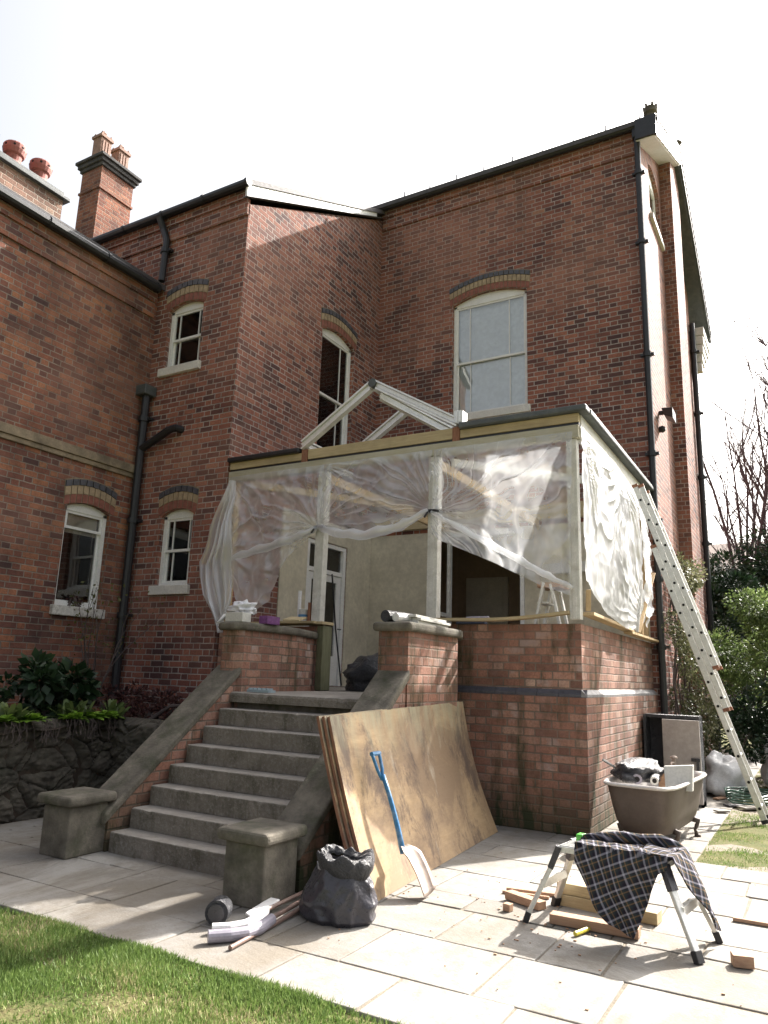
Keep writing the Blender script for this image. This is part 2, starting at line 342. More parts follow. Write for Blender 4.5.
# roofs
def slab(y0,z0,y1,z1,x0,x1,t=.09):
    m=MB(); m.prism([(y0,z0),(y1,z1),(y1,z1-t),(y0,z0-t)],(x0,x1),lambda a,b,h:(h,a,b)); return m
m=slab(3.72,10.83,6.82,12.38,-9,.46); m.add(*(lambda q:(q.v,q.f))(slab(6.822,12.38,11.0,10.0,-9,.46)))
obj('roof',m,M['slate'],house)
obj('roof',slab(-.2,8.80,3.9,10.78,-13,XA+.09),M['slate'],house)
m=slab(3.903,10.78,9.6,9.0,-13,-9.01); obj('roof',m,M['slate'],house)
m=MB(); m.prism([(-6.62,7.52),(-9.9,9.0),(-9.9,8.9),(-6.62,7.42)],(-9.1,YA-.003),lambda a,b,h:(a,h,b)); m.prism([(-9.903,9.0),(-13,7.5),(-13,7.4),(-9.903,8.9)],(-9.1,YA-.003),lambda a,b,h:(a,h,b)); obj('roof',m,M['slate'],house)
# white lead-dressed verge board on block A, facing right
m=MB(); m.prism([(-.19,8.52),(3.6,10.46),(3.6,10.55),(-.19,8.76)],(XA+.03,XA+.07),lambda a,b,h:(h,a,b)); obj('verge_board',m,M['white'],house,bevel=.004)
m=MB(); m.prism([(-.2,8.50),(3.78,10.535),(3.78,10.55),(-.2,8.515)],(XA+.0,XA+.09),lambda a,b,h:(h,a,b)); obj('verge_flashing',m,M['lead'],house)
# barge boards and soffit at flank gable
m=MB(); m.prism([(3.70,10.80),(6.82,12.36),(6.82,11.98),(3.70,10.42)],(.40,.44),lambda a,b,h:(h,a,b)); obj('barge_board',m,M['white'],house)
m=MB(); m.prism([(6.822,12.36),(11.0,9.98),(11.0,9.78),(6.822,12.16)],(.40,.44),lambda a,b,h:(h,a,b)); obj('barge_board',m,M['lead'],house)
m=MB(); m.prism([(3.70,10.45),(6.82,12.01),(6.82,11.97),(3.70,10.41)],(XR+.002,.398),lambda a,b,h:(h,a,b)); obj('soffit',m,M['white'],house)
m=MB(); m.prism([(6.822,12.10),(11.0,9.80),(11.0,9.76),(6.822,12.06)],(XR-.4,.398),lambda a,b,h:(h,a,b)); obj('soffit',m,M['lead'],house)
m=MB(); m.box(XR+.002,.44,3.66,3.72,10.42,10.8); obj('eaves_box',m,M['black'],house)
# far corbel (kneeler)
m=MB()
for i in range(5): m.box(XR-.3,XR+.3-.02*i,9.702,10.95-.26*i,9.66-.22*(i+1)+.01,9.66-.22*i)
obj('kneeler_corbel',m,M['white_stone'],house,bevel=.02)
# finials
m=MB(); m.lathe([(.08,0),(.095,.04),(.07,.07),(.08,.12),(.115,.15),(.12,.23),(.10,.26),(.08,.26),(.08,.22)],(.33,3.9,10.86),14)
for k in range(6): a=k*math.pi/3; m.box(.33+.1*math.cos(a)-.02,.33+.1*math.cos(a)+.02,3.9+.1*math.sin(a)-.02,3.9+.1*math.sin(a)+.02,11.1,11.16)
obj('finial',m,M['stone'],house)
m=MB(); m.lathe([(.06,0),(.05,.1),(.08,.14),(.02,.22)],(.42,6.82,12.36),12); obj('finial',m,M['stone'],house)
# gutters
def gutter(a,b,r=.062):
    m=MB(); a=Vector(a);b=Vector(b); m.tube([a,b],r,10); L=(b-a).length; k=int(L/.9)
    for i in range(k+1):
        p=a+(b-a)*(i/max(k,1)); d=(b-a).normalized()*.025; m.tube([p-d,p+d],r*1.18,10)
    return m
obj('gutter',gutter((XA+.02,YM-.15,10.77),(.44,YM-.15,10.77),.06),M['black'],house)
obj('gutter',gutter((-13,YA-.16,8.73),(XA+.08,YA-.16,8.74),.06),M['black'],house)
obj('gutter',gutter((XW+.14,-9,7.42),(XW+.14,YA-.16,7.40),.068),M['black'],house)
for i in range(9):
    x=-4.4+i*.57; m=MB(); m.tube([(x,3.80,10.82),(x,3.82,11.0)],.013,5); obj('snow_guard',m,M['lead'],house)
# drainpipes
def pipe(name,pts,r,br,parent=house,mat='black'):
    m=MB(); m.tube(pts,r,10); o=obj(name,m,M[mat],parent,smooth=False)
    for z in br:
        for a,b in zip(pts,pts[1:]):
            if min(a[2],b[2])<=z<=max(a[2],b[2]) and abs(a[2]-b[2])>.3:
                t=(z-a[2])/(b[2]-a[2]); x=a[0]+(b[0]-a[0])*t; y=a[1]+(b[1]-a[1])*t
                k=MB(); k.tube([(x,y,z-.04),(x,y,z+.04)],r*1.35,10); k.box(x-r*2.1,x+r*2.1,y-.01,y+r*1.2,z-.02,z+.02)
                obj('bracket',k,M[mat],o); break
    return o
pipe('drainpipe',[(.11,3.79,10.75),(.10,3.84,10.35),(.10,3.86,0)],.05,[9.9,8.6,6.6,4.95,3.9,3.0,2.0,1.0])
m=MB(); m.box(.03,.17,3.76,3.92,10.55,10.80); obj('hopper',m,M['black'],house,bevel=.02)
pipe('drainpipe',[(.17,9.55,9.7),(.17,9.62,0)],.06,[9,7.5,6,4.5,3,1.5])
pipe('drainpipe',[(-6.73,YA-.18,8.68),(-6.70,YA-.1,8.5),(-6.62,YA-.08,8.3),(-6.62,YA-.1,7.55)],.055,[8.1])
pipe('soil_pipe',[(-6.66,YA-.12,5.6),(-6.66,YA-.12,0)],.062,[5.2,3.6,2.2,1.1])
m=MB(); m.tube([(-6.66,YA-.12,4.72),(-6.5,YA-.12,4.78),(-6.1,YA-.12,4.95),(-5.97,YA-.11,4.97),(-5.95,YA+.02,4.97)],.058,10); obj('branch_pipe',m,M['black'],house)
m=MB(); m.box(-6.78,-6.56,YA-.24,YA-.01,5.58,5.74); obj('pipe_hopper',m,M['lead'],house,bevel=.015)
# floodlights on the flank
m=MB(); m.box(.102,.2,4.66,4.74,5.86,5.92); m.hexa([(.2,4.55,5.80),(.34,4.50,5.72),(.34,4.85,5.72),(.2,4.85,5.80),(.16,4.55,5.93),(.34,4.50,5.90),(.34,4.85,5.90),(.16,4.85,5.93)]); obj('floodlight',m,M['black'],house,bevel=.01)
m=MB(); m.lathe([(.05,0),(.06,.06),(.03,.1)],(.102,4.62,5.58),12,axis='x'); obj('motion_sensor',m,M['black'],house)
# windows ----------------------------------------------------------
def ring(F,op,r0,r1,d0,d1,mat,parent,nb,name):
    # arch band following the opening head, from offset r0 to r1
    ua,ub=op[0],op[1]; m=MB(); cx=(ua+ub)/2; w=(ub-ua)/2; e=1.0
    zs,ri=op[3],op[4]
    for i in range(nb):
        ta=-e+2*e*(i+.08)/nb; tb=-e+2*e*(i+.92)/nb; P=[]
        for d in (d0,d1):
            for (t,r) in ((ta,r0),(tb,r0),(tb,r1),(ta,r1)):
                slope=-2*ri*t/w; nl=math.hypot(1,slope); 
                P.append(F(cx+t*(w+.06+r*.05), d, zs+ri*(1-t*t)+r))
        m.add(P,[(0,1,2,3),(7,6,5,4),(0,4,5,1),(1,5,6,2),(2,6,7,3),(3,7,4,0)])
    return obj(name,m,M[mat],parent)
def mort(F,op,r1,parent):
    m=MB(); ua,ub=op[0],op[1]; cx=(ua+ub)/2; w=(ub-ua)/2; zs,ri=op[3],op[4]; n=16
    for i in range(n):
        ta=-1+2*i/n; tb=-1+2*(i+1)/n; P=[]
        for d in (-.004,.05):
            for (t,r) in ((ta,0),(tb,0),(tb,r1),(ta,r1)):
                slope=-2*ri*t/w; nl=math.hypot(1,slope); P.append(F(cx+t*(w+.06+r*.05),d,zs+ri*(1-t*t)+r))
        m.add(P,[(0,1,2,3),(7,6,5,4),(0,4,5,1),(1,5,6,2),(2,6,7,3),(3,7,4,0)])
    return obj('arch_mortar',m,M['stone_band'],parent)
def window(F,op,sill='white_stone',sd=.13,bars=(.2,.8),mid=.5,fw=.055,behind='dark',rings=True,panes=True,flake=False,up_open=0):
    ua,ub,za,zs,ri=op; w=house
    m=MB(); d0,d1=.07,.15
    m.box(ua+.001,ua+fw,d0,d1,za,zs,F); m.box(ub-fw,ub-.001,d0,d1,za,zs,F); m.box(ua+fw,ub-fw,d0,d1,za,za+.05,F)
    n=12; zi=zs-.02   # head board filling the arch
    for i in range(n):
        a=ua+(ub-ua)*i/n; b=ua+(ub-ua)*(i+1)/n
        m.hexa([F(a,d0,zi-.02),F(b,d0,zi-.02),F(b,d1,zi-.02),F(a,d1,zi-.02),F(a,d0,arcz(op,a)+.012),F(b,d0,arcz(op,b)+.012),F(b,d1,arcz(op,b)+.012),F(a,d1,arcz(op,a)+.012)])
    win=obj('window',m,M['white'],w)
    s0,s1=ua+fw,ub-fw; zb,zt=za+.05,zi-.02; zm=zb+(zt-zb)*mid; t=.035
    def sash(z0,z1,d,bs):
        q=MB(); q.box(s0,s0+t,d,d+.03,z0,z1,F); q.box(s1-t,s1,d,d+.03,z0,z1,F); q.box(s0+t,s1-t,d,d+.03,z0,z0+t*1.1,F); q.box(s0+t,s1-t,d,d+.03,z1-t,z1,F)
        for b in bs: u=s0+(s1-s0)*b; q.box(u-.009,u+.009,d+.004,d+.026,z0+t,z1-t,F)
        so=obj('sash',q,M['white'],win)
        q=MB(); q.box(s0+t-.005,s1-t+.005,d+.012,d+.016,z0+t-.005,z1-t+.005,F); obj('pane',q,M['glass'],win)
    sash(zm-.02,zt,.085,bars); sash(zb,zm+.02,.118,bars)
    q=MB(); e=.06 if sill!='none' else 0
    if e: q.box(ua-e,ub+e,-.06,.10,za-sd,za+.002,F); obj('sill',q,M[sill],win,bevel=.008)
    if rings:
        L=ub-ua; mort(F,op,.36,win)
        ring(F,op,.004,.125,-.010,.03,'brick_red',win,int(L/.075),'arch_course')
        ring(F,op,.132,.248,-.016,.03,'brick_yel',win,int(L/.075),'arch_course')
        ring(F,op,.256,.34,-.024,.03,'brick_blue',win,int(L/.09),'arch_course')
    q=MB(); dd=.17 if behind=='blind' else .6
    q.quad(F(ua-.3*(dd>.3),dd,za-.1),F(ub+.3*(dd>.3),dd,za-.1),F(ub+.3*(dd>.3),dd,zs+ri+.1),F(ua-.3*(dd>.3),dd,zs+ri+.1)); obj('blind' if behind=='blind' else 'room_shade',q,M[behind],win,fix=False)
    return win
w1=window(FY(YM),W1,bars=(.2,.77),mid=.47,behind='blind',fw=.05); w1['label']='wide sash window with pale blind drawn'
window(FY(YA),W2,bars=(.2,.85),behind='dark'); window(FY(YA),W3,bars=(.25,.85),mid=.5)
w4=window(FX(XW),W4,sill='white_flake',sd=.13,bars=(),mid=.82,fw=.06)
w5=window(FX(XA),W5,bars=(.72,),mid=.52,fw=.06)
q=MB(); q.box(-1.15,-.6,.14,.15,3.28,3.58,FX(XW)); obj('roller_blind',q,M['curtain'],w4)
# flank window
op=(4.85,5.95,9.72,10.75,.2); ff=window(FX(XR),op,bars=(.5,),rings=False,sill='white_stone',sd=.1)
# french opening: lining, open casement, room beyond
m=MB(); m.box(-3.48,-3.40,-.03,.2,1.262,3.95,FY(YM)); m.box(-2.07,-2.0,-.03,.2,1.262,3.95,FY(YM)); m.box(-3.40,-2.07,-.03,.2,3.86,3.95,FY(YM)); fo=obj('door_frame',m,M['white'],house)
m=MB(); m.beam((-3.36,3.93,1.3),(-3.36,3.93,3.8),.05,.05); m.beam((-3.32,3.2,1.3),(-3.32,3.2,3.8),.05,.05)
for z in (1.33,2.5,3.78): m.beam((-3.36,3.91,z),(-3.32,3.22,z),.04,.06)
cas=obj('casement_door',m,M['white_old'],fo); 
m=MB(); m.quad((-3.36,3.9,1.35),(-3.32,3.22,1.35),(-3.32,3.22,3.76),(-3.36,3.9,3.76)); obj('pane',m,M['glass'],fo,fix=False)
m=MB(); 
m.quad((-4.9,6.2,1.2),(-.6,6.2,1.2),(-.6,6.2,4.3),(-4.9,6.2,4.3)); m.quad((-4.9,4.12,1.2),(-4.9,6.2,1.2),(-4.9,6.2,4.3),(-4.9,4.12,4.3)); m.quad((-.6,6.2,1.2),(-.6,4.12,1.2),(-.6,4.12,4.3),(-.6,6.2,4.3)); m.quad((-4.9,4.12,4.3),(-.6,4.12,4.3),(-.6,6.2,4.3),(-4.9,6.2,4.3)); m.quad((-4.9,4.12,1.25),(-.6,4.12,1.25),(-.6,6.2,1.25),(-4.9,6.2,1.25))
obj('room_wall',m,M['plaster_in'],house,fix=False)
m=MB(); m.box(-4.0,-3.1,-.05,0,1.26,3.45,FY(6.19)); 
for a in (-3.9,-3.5):
    for z0,z1 in ((1.4,2.2),(2.35,3.3)): m.box(a,a+.3,-.065,-.045,z0,z1,FY(6.19))
obj('panelled_door',m,M['curtain'],house,bevel=.01)
# plaster inside conservatory, butted around openings (3 mm proud)
m=MB(); m.box(-4.965,-3.485,-.02,-.003,1.262,3.97,FY(YM)); m.box(-1.995,-.06,-.02,-.003,1.262,3.97,FY(YM)); m.box(-3.485,-1.995,-.02,-.003,3.951,3.97,FY(YM))
m.box(3.13,3.925,-.02,-.003,1.262,3.97,FX(XA)); m.box(1.25,1.94,-.02,-.003,1.262,3.97,FX(XA)); m.box(1.94,3.13,-.02,-.003,3.63,3.97,FX(XA)); obj('plaster',m,M['plaster'],house)
# white door to the house from the conservatory
m=MB(); F=FX(XA); m.box(1.955,2.03,0,.1,1.263,3.615,F); m.box(3.03,3.115,0,.1,1.263,3.615,F); m.box(2.03,3.03,0,.1,3.55,3.615,F); m.box(2.03,3.03,0.01,.09,3.1,3.17,F); df=obj('door_frame',m,M['white'],house)
m=MB(); m.box(2.04,2.16,.03,.08,1.27,3.09,F); m.box(2.9,3.02,.03,.08,1.27,3.09,F); m.box(2.16,2.9,.03,.08,2.98,3.09,F); m.box(2.16,2.9,.03,.08,1.27,1.75,F); dd=obj('door',m,M['white'],df)
m=MB(); m.box(2.16,2.9,.05,.055,1.75,2.98,F); m.box(2.03,3.03,.05,.055,3.17,3.55,F); obj('pane',m,M['glass'],df)
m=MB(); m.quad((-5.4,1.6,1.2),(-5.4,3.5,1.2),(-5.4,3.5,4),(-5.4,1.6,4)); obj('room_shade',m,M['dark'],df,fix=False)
m=MB(); m.tube([F(2.97,-.02,2.2),F(2.97,-.05,2.2),F(2.87,-.05,2.2)],.01,6); obj('door_handle',m,M['black'],dd)
M['potbuff']=simple('pinkish_buff_pot',(.33,.20,.15),.8,var=.25,scale=10,dirt=(.1,.08,.07))
# chimneys --------------------------------------------------------
def pot_round(parent,x,y,z,s=1):
    m=MB(); m.lathe([(.17*s,0),(.16*s,.05),(.13*s,.10),(.14*s,.22*s),(.175*s,.25*s),(.20*s,.33*s),(.20*s,.42*s),(.18*s,.45*s),(.155*s,.45*s),(.14*s,.3*s)],(x,y,z),18); p=obj('chimney_pot',m,M['ochre'],parent,smooth=False)
    for k in range(8):
        a=k*math.pi/4+.2; q=MB(); q.tube([(x+.19*s*math.cos(a),y+.19*s*math.sin(a),z+.37*s),(x+.204*s*math.cos(a),y+.204*s*math.sin(a),z+.37*s)],.022*s,8); obj('dark_vent_stub',q,M['dark'],p)  # solid dark stub, its colour stands for shade inside a vent
m=MB(); m.box(-8.75,-8.0,-5.2,-1.13,7.4,8.84); ch=obj('chimney',m,M['brick_cl'],house)
m=MB(); m.box(-8.83,-7.93,-5.28,-1.04,8.84,8.90); m.box(-8.78,-7.98,-5.23,-1.12,8.90,8.98); obj('chimney_cap',m,M['lead'],ch,bevel=.01)
for y in (-2.38,-1.92,-1.46): pot_round(ch,-8.2,y,8.98,.86)
m=MB(); m.box(-10.62,-10.0,.93,1.75,9.2,11.62); m.box(-10.645,-9.975,.905,1.775,11.10,11.15); ch=obj('chimney',m,M['brick_c'],house)
m=MB()
for i,(e,z0,z1) in enumerate(((.04,11.622,11.70),(.08,11.702,11.79),(.12,11.792,11.86))): m.box(-10.62-e,-10.0+e,.93-e,1.75+e,z0,z1)
m.hexa([(-10.73,.83,11.862),(-9.89,.83,11.862),(-9.89,1.85,11.862),(-10.73,1.85,11.862),(-10.5,1.0,11.96),(-10.1,1.0,11.96),(-10.1,1.68,11.96),(-10.5,1.68,11.96)])
obj('chimney_cap',m,M['darkstone'],ch,bevel=.01)
for y in (1.09,1.56):
    m=MB(); m.box(-10.44,-10.18,y-.13,y+.13,11.93,12.42); m.box(-10.47,-10.15,y-.16,y+.16,12.42,12.48)
    for a in (-.11,.11):
        for b in (-.11,.11): m.lathe([(.03,0),(.035,.03),(.005,.09)],(-10.31+a,y+b,12.48),8)
    m.lathe([(.07,0),(.05,.06),(.07,.12),(.005,.2)],(-10.31,y,12.48),8)
    for k in range(3): m.box(-10.18,-10.165,y-.09+.07*k,y-.05+.07*k,12.03,12.35)
    obj('chimney_pot',m,M['potbuff'],ch)
# ---------------------------------------------------------------- half built conservatory
cons=thing('conservatory','half-built timber conservatory on a tall brick base against the house','conservatory',(-2.5,2,0))
ZF=1.262
M['palerail']=timber('washed_rail',(.36,.33,.23),(.46,.43,.33),(.25,5,5),dirt=(.5,.5,.46))
def T0(x,y,z): return (x,y,z)
# brick base: lower walls then set-back upper walls
m=MB(); m.box(-3.33-1.6,-3.335,0,.22,0,2.04); obj('base_wall',m,M['brick_b'],cons)
m=MB(); m.box(-1.75,0,0,.26,0,1.315); m.box(-.26,0,.262,3.94,0,1.315); lw=obj('base_wall',m,M['brick_b'],cons)
m=MB(); m.box(-1.755,-.05,.05,.26,1.39,2.06); m.box(-.26,-.05,.262,3.94,1.39,2.06); obj('base_wall',m,M['brick_b'],cons)
# splayed blue-brick plinth course: segments with joints
m=MB()
x=-1.445
while x<-.01:
    x2=min(x+.232,.0); e=.004
    m.prism([(.003,1.318),(.003,1.345),(.052,1.392),(.052,1.318)],(x+e/2,x2-e/2),lambda a,b,h:(h,a,b)); x=x2
y=0.0
m2=MB()
while y<3.9:
    y2=min(y+.232,3.94)
    m2.prism([(-.003,1.318),(-.003,1.345),(-.052,1.392),(-.052,1.318)],(y+.002,y2-.002),lambda a,b,h:(a,h,b)); y=y2
obj('plinth_course',m,M['brick_blue'],cons); 
obj('plinth_course',m2,simple('plinth_painted_sunlit',(.22,.215,.22),.55,var=.3,scale=12),cons)  # paler copy of the blue brick, sunlight put into its colour
# floor and landing
m=MB(); m.box(-4.96,-.27,.23,3.94,1.14,ZF-.004); obj('floor',m,M['stone_step'],cons)
# mossy jamb under the left door post
m=MB(); m.box(-3.33,-3.24,.0,.20,ZF,2.05); obj('door_jamb',m,M['greenpost'],cons,bevel=.008)
# posts
for (a,b,z0,z1,mt) in ((-3.42,-3.29,2.10,4.05,'white_old'),(-1.81,-1.68,2.10,4.05,'white_old'),(-.145,-.035,2.10,4.05,'white_old'),(-4.93,-4.83,2.1,4.05,'tz')):
    m=MB(); m.box(a,b,-.02,.09,z0,z1); m.box(a+.035,b-.035,-.03,-.0201,z0,z1) ; obj('post',m,M[mt],cons,bevel=.004)
m=MB(); m.box(-.14,-.04,3.25,3.35,2.1,4.05); obj('post',m,M['tz'],cons,bevel=.004)
m=MB(); m.box(-.13,-.05,3.70,3.78,2.1,4.05); obj('post',m,M['tz'],cons,bevel=.004)
# window boards under posts
m=MB(); m.box(-4.95,-3.22,-.06,.2,2.062,2.098); obj('window_board',m,M['tx'],cons,bevel=.004)
# header: pale rail, timber board, black gutters
m=MB(); m.box(-4.95,.0,-.05,.05,4.055,4.20); obj('header_rail',m,M['palerail'],cons,bevel=.006)
m=MB(); m.box(-4.95,.0,-.02,.04,4.2005,4.2345); obj('dark_gap_strip',m,M['black'],cons)  # black strip put in as the shaded gap between rail and boards
m=MB(); m.box(-4.95,-3.70,-.035,.04,4.235,4.335); obj('header_board',m,M['tx'],cons,bevel=.004)
m=MB(); m.box(-3.60,-1.50,-.035,.04,4.235,4.37); obj('header_board',m,M['tx'],cons,bevel=.004)
m=MB(); m.box(-1.40,.0,-.035,.04,4.235,4.335); obj('header_board',m,M['tx'],cons,bevel=.004)
for x in (-3.65,-1.45):
    m=MB(); m.box(x-.045,x+.045,-.045,.06,4.2005,4.375); obj('joist_bracket',m,M['plyedge'],cons)
m=MB(); m.box(-4.96,-3.72,-.10,.08,4.335,4.40); obj('gutter',m,M['black'],cons,bevel=.015)
m=MB(); m.box(-1.40,.10,-.10,.08,4.34,4.41); obj('gutter',m,M['lead'],cons,bevel=.015)
m=MB(); m.box(.0,.11,.081,3.94,4.34,4.41); obj('gutter',m,M['lead'],cons,bevel=.015)
m=MB(); m.box(-.05,.01,.051,3.94,4.045,4.335); obj('header_board',m,M['white_old'],cons,bevel=.004)
m=MB(); m.box(-4.9,-.05,3.86,3.935,4.045,4.3); obj('wall_plate',m,M['tx'],cons)
# inner beams running back to the house
for x in (-3.36,-1.745):
    m=MB(); m.box(x-.03,x+.03,.05,3.86,3.92,4.04); obj('tie_beam',m,M['ty'],cons)
m=MB(); m.beam((-4.85,.3,4.1),(-3.4,2.6,4.1),.05,.1); obj('brace',m,M['ty'],cons)
m=MB(); m.beam((-1.7,.4,4.08),(-.1,2.2,4.08),.05,.1); obj('brace',m,M['white_old'],cons)
m=MB(); m.beam((-1.9,3.8,3.2),(-.3,3.8,3.25),.05,.16); obj('brace',m,M['white_old'],cons)
# lantern frame (white aluminium rafters)
lan=MB(); 
def rafter(a,b):
    m=MB(); m.beam(a,b,.055,.05); a=Vector(a);b=Vector(b); o=Vector((0,0,.045)); m.beam(a+o,b+o,.11,.022); m.beam(a+o*.0-Vector((0,0,.05)),b-Vector((0,0,.05)),.085,.025)
    return m
for k,(y,zr) in enumerate(((-.02,5.11),(.95,5.11))):
    o=obj('roof_rafter',rafter((-3.70,y,4.44),(-2.66,y,zr)),M['alu'],cons)
    o=obj('roof_rafter',rafter((-2.58,y,zr),(-1.44,y,4.44)),M['alu'],cons)
    m=MB(); m.tube([(-2.62,y-.06,zr+.02),(-2.62,y+.06,zr+.02)],.06,8); obj('ridge_cap',m,M['lead'],cons)
m=MB(); m.beam((-2.62,0,5.10),(-2.62,1.0,5.10),.06,.09); obj('ridge_bar',m,M['alu'],cons)
obj('roof_rafter',rafter((-2.60,.1,5.02),(-1.55,.95,4.42)),M['alu'],cons)
obj('eaves_bar',rafter((-3.66,.02,4.44),(-3.66,1.0,4.44)),M['alu'],cons)
obj('eaves_bar',rafter((-1.5,.02,4.44),(-1.5,1.0,4.44)),M['alu'],cons)
m=MB()
for i in range(5): m.box(-1.46+.02*i,-1.43+.02*i,-.08-.01*(i%2),.06,4.42-.01*(i%3),4.56)
obj('end_bracket',m,M['alu'],cons)
# ---------------------------------------------------------------- polythene sheets
def fan(anch,amp=.05,wr=.012):
    # folds radiating from the points where the sheet is pinned, plus fine wrinkles
    def f(p,u,v):
        d=0
        for (a,k,L,w) in anch:
            a=Vector(a); q=p-a; r=q.length+1e-4; th=math.atan2(q.z,q.x+q.y)+.45*noise.noise(Vector((p.x*1.3+p.y,p.z*1.3,4)))+.12*noise.noise(Vector((p.x*4+p.y,p.z*4,8)))
            n1=noise.noise(Vector((th*k,.35*r,a.x*3))); n2=noise.noise(Vector((th*k*2.3,.5*r,a.z*5)))
            d+=w*amp*((1-2.2*abs(n1))**3 if abs(n1)<.45 else 0)*(.45+.9*max(0,.5+noise.noise(Vector((p.x*2+p.y*2,p.z*2,11)))))*min(1,r*2.5)*math.exp(-r/L)+w*amp*.3*n2*min(1,r*2)*math.exp(-r/L)
        return d+wr*noise.noise(Vector((p.x*4+p.y*4,p.z*5,3)))+wr*.5*noise.noise(Vector(((p.x+p.y)*11,p.z*9,7)))
    return f
def sheet(name,label,topc,botc,nu,nv,fold,mat,seed=0,amp=.035,axis=Vector((0,-1,0)),base=None,solid=0,thick=.002):
    """topc/botc: callables u->Vector ; fold(u,v)->displacement"""
    m=MB()
    def fn(u,v):
        p=topc(u).lerp(botc(u),v)
        d=fold(p,u,v)
        edge=min(1,v*6+.15)
        return p+axis*d*edge
    m.grid(fn,nu,nv)
    b=topc(.5)
    o=obj(name,m,M[mat],None,base=b,smooth=True,fix=False)
    tag(o,label,'plastic sheet','polythene sheets pinned over the conservatory frame'); return o
def poly(pts):
    pts=[(t,Vector(p)) for t,p in pts]
    def f(u):
        for (a,p),(b,q) in zip(pts,pts[1:]):
            if u<=b: 
                k=(u-a)/(b-a); return p.lerp(q,k)
        return pts[-1][1]
    return f
def sfold(fr,am,sl=0,pw=1):
    return lambda u,v: am*(abs(math.sin(math.pi*(fr*u+sl*v)))**pw-.5)*min(1,.3+v)
sheet('plastic_sheet','cloudy plastic sheet over left bay, ragged lower edge above pier',
  poly([(0,(-4.93,-.06,4.12)),(1,(-3.30,-.06,4.12))]),
  poly([(0,(-4.95,-.08,2.95)),(.12,(-4.75,-.12,2.75)),(.3,(-4.45,-.16,2.25)),(.38,(-4.25,-.15,2.2)),(.55,(-4.0,-.12,2.35)),(.62,(-3.9,-.1,2.75)),(.8,(-3.65,-.08,3.0)),(1,(-3.33,-.07,3.28))]),130,100,
  fan([((-3.33,-.07,3.28),3.6,1.2,1.3),((-4.93,-.06,4.10),3.2,1.2,1.2),((-4.9,-.06,3.0),3,.7,.8)],.08,.03),'film')
sheet('plastic_sheet','clear plastic sheet swagged over doorway between the two door posts',
  poly([(0,(-3.30,-.07,4.12)),(1,(-1.74,-.07,4.12))]),
  poly([(0,(-3.36,-.07,3.28)),(.2,(-3.05,-.15,3.20)),(.5,(-2.6,-.20,3.16)),(.8,(-2.05,-.15,3.24)),(1,(-1.78,-.07,3.36))]),130,80,
  fan([((-1.76,-.07,3.38),4,1.1,1.4),((-3.33,-.07,3.30),3.4,.9,1.0),((-3.3,-.07,4.1),3,.9,.8)],.08,.03),'film')
sheet('plastic_sheet','clear plastic sheet over right front bay, cut diagonally along its hem',
  poly([(0,(-1.72,-.065,4.12)),(1,(-.06,-.065,4.12))]),
  poly([(0,(-1.74,-.07,3.1)),(.06,(-1.64,-.08,3.02)),(.5,(-.95,-.10,2.72)),(.8,(-.42,-.08,2.45)),(1,(-.12,-.06,2.34))]),140,100,
  fan([((-1.76,-.07,3.38),6.5,1.9,1.4),((-.06,-.06,4.1),3,.8,.9)],.075,.03),'film')
# rolled, bunched hems tied at the posts
def hem(pts,r,label,grp=None):
    m=MB(); P=[];
    for i in range(len(pts)-1):
        a,b=Vector(pts[i]),Vector(pts[i+1])
        for k in range(5): t=k/5; P.append(a.lerp(b,t)+Vector((0,.01*math.sin(7*t+i),.008*math.sin(11*t+i*2))))
    P.append(Vector(pts[-1])); m.tube(P,[r*(.45+.65*math.sin(math.pi*i/(len(P)-1))**.5+.15*math.sin(i*1.7)) for i in range(len(P))],9)
    o=obj('plastic_roll',m,M['film_loose'],None,base=pts[0],smooth=True); return tag(o,label,'plastic sheet','rolled hems of polythene')
hem([(-4.92,-.10,2.85),(-4.5,-.16,2.98),(-4.0,-.16,3.08),(-3.6,-.13,3.18),(-3.36,-.08,3.28)],.05,'twisted roll of plastic slanting up across the left bay to door post')
hem([(-3.34,-.08,3.29),(-3.0,-.18,3.17),(-2.55,-.23,3.11),(-2.1,-.18,3.19),(-1.78,-.08,3.38)],.055,'thick rolled plastic hem drooping across the top of doorway')
hem([(-1.74,-.08,3.36),(-1.3,-.13,3.1),(-.8,-.12,2.82),(-.4,-.1,2.58),(-.1,-.07,2.42)],.035,'thin rolled plastic hem running diagonally down to corner post')
# ties at posts
for p,l in (((-3.35,-.07,3.30),'dark tie knotted round the left door post'),((-1.745,-.07,3.38),'dark tie knotted round the right door post')):
    m=MB(); m.box(-.08+p[0],p[0]+.08,-.06,.10,p[2]-.018,p[2]+.018); m.tube([(p[0]+.02,-.08,p[2]),(p[0]+.12,-.13,p[2]-.03)],.014,6); m.tube([(p[0]-.03,-.08,p[2]),(p[0]-.05,-.14,p[2]-.09)],.014,6)
    tag(obj('tie',m,M['rubber'],None,base=p),l,'tie')
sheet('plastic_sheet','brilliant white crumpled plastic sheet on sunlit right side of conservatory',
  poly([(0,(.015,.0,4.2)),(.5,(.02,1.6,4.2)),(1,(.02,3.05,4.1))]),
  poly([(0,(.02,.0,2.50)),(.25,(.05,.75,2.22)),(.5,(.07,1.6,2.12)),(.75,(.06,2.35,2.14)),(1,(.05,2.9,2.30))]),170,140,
  fan([((.02,.05,4.1),3.6,1.3,1.2),((.02,2.0,4.15),4,1.6,1.1),((.06,2.7,2.2),4,1.0,.9)],.045,.010),'film_side',axis=Vector((1,0,0)))
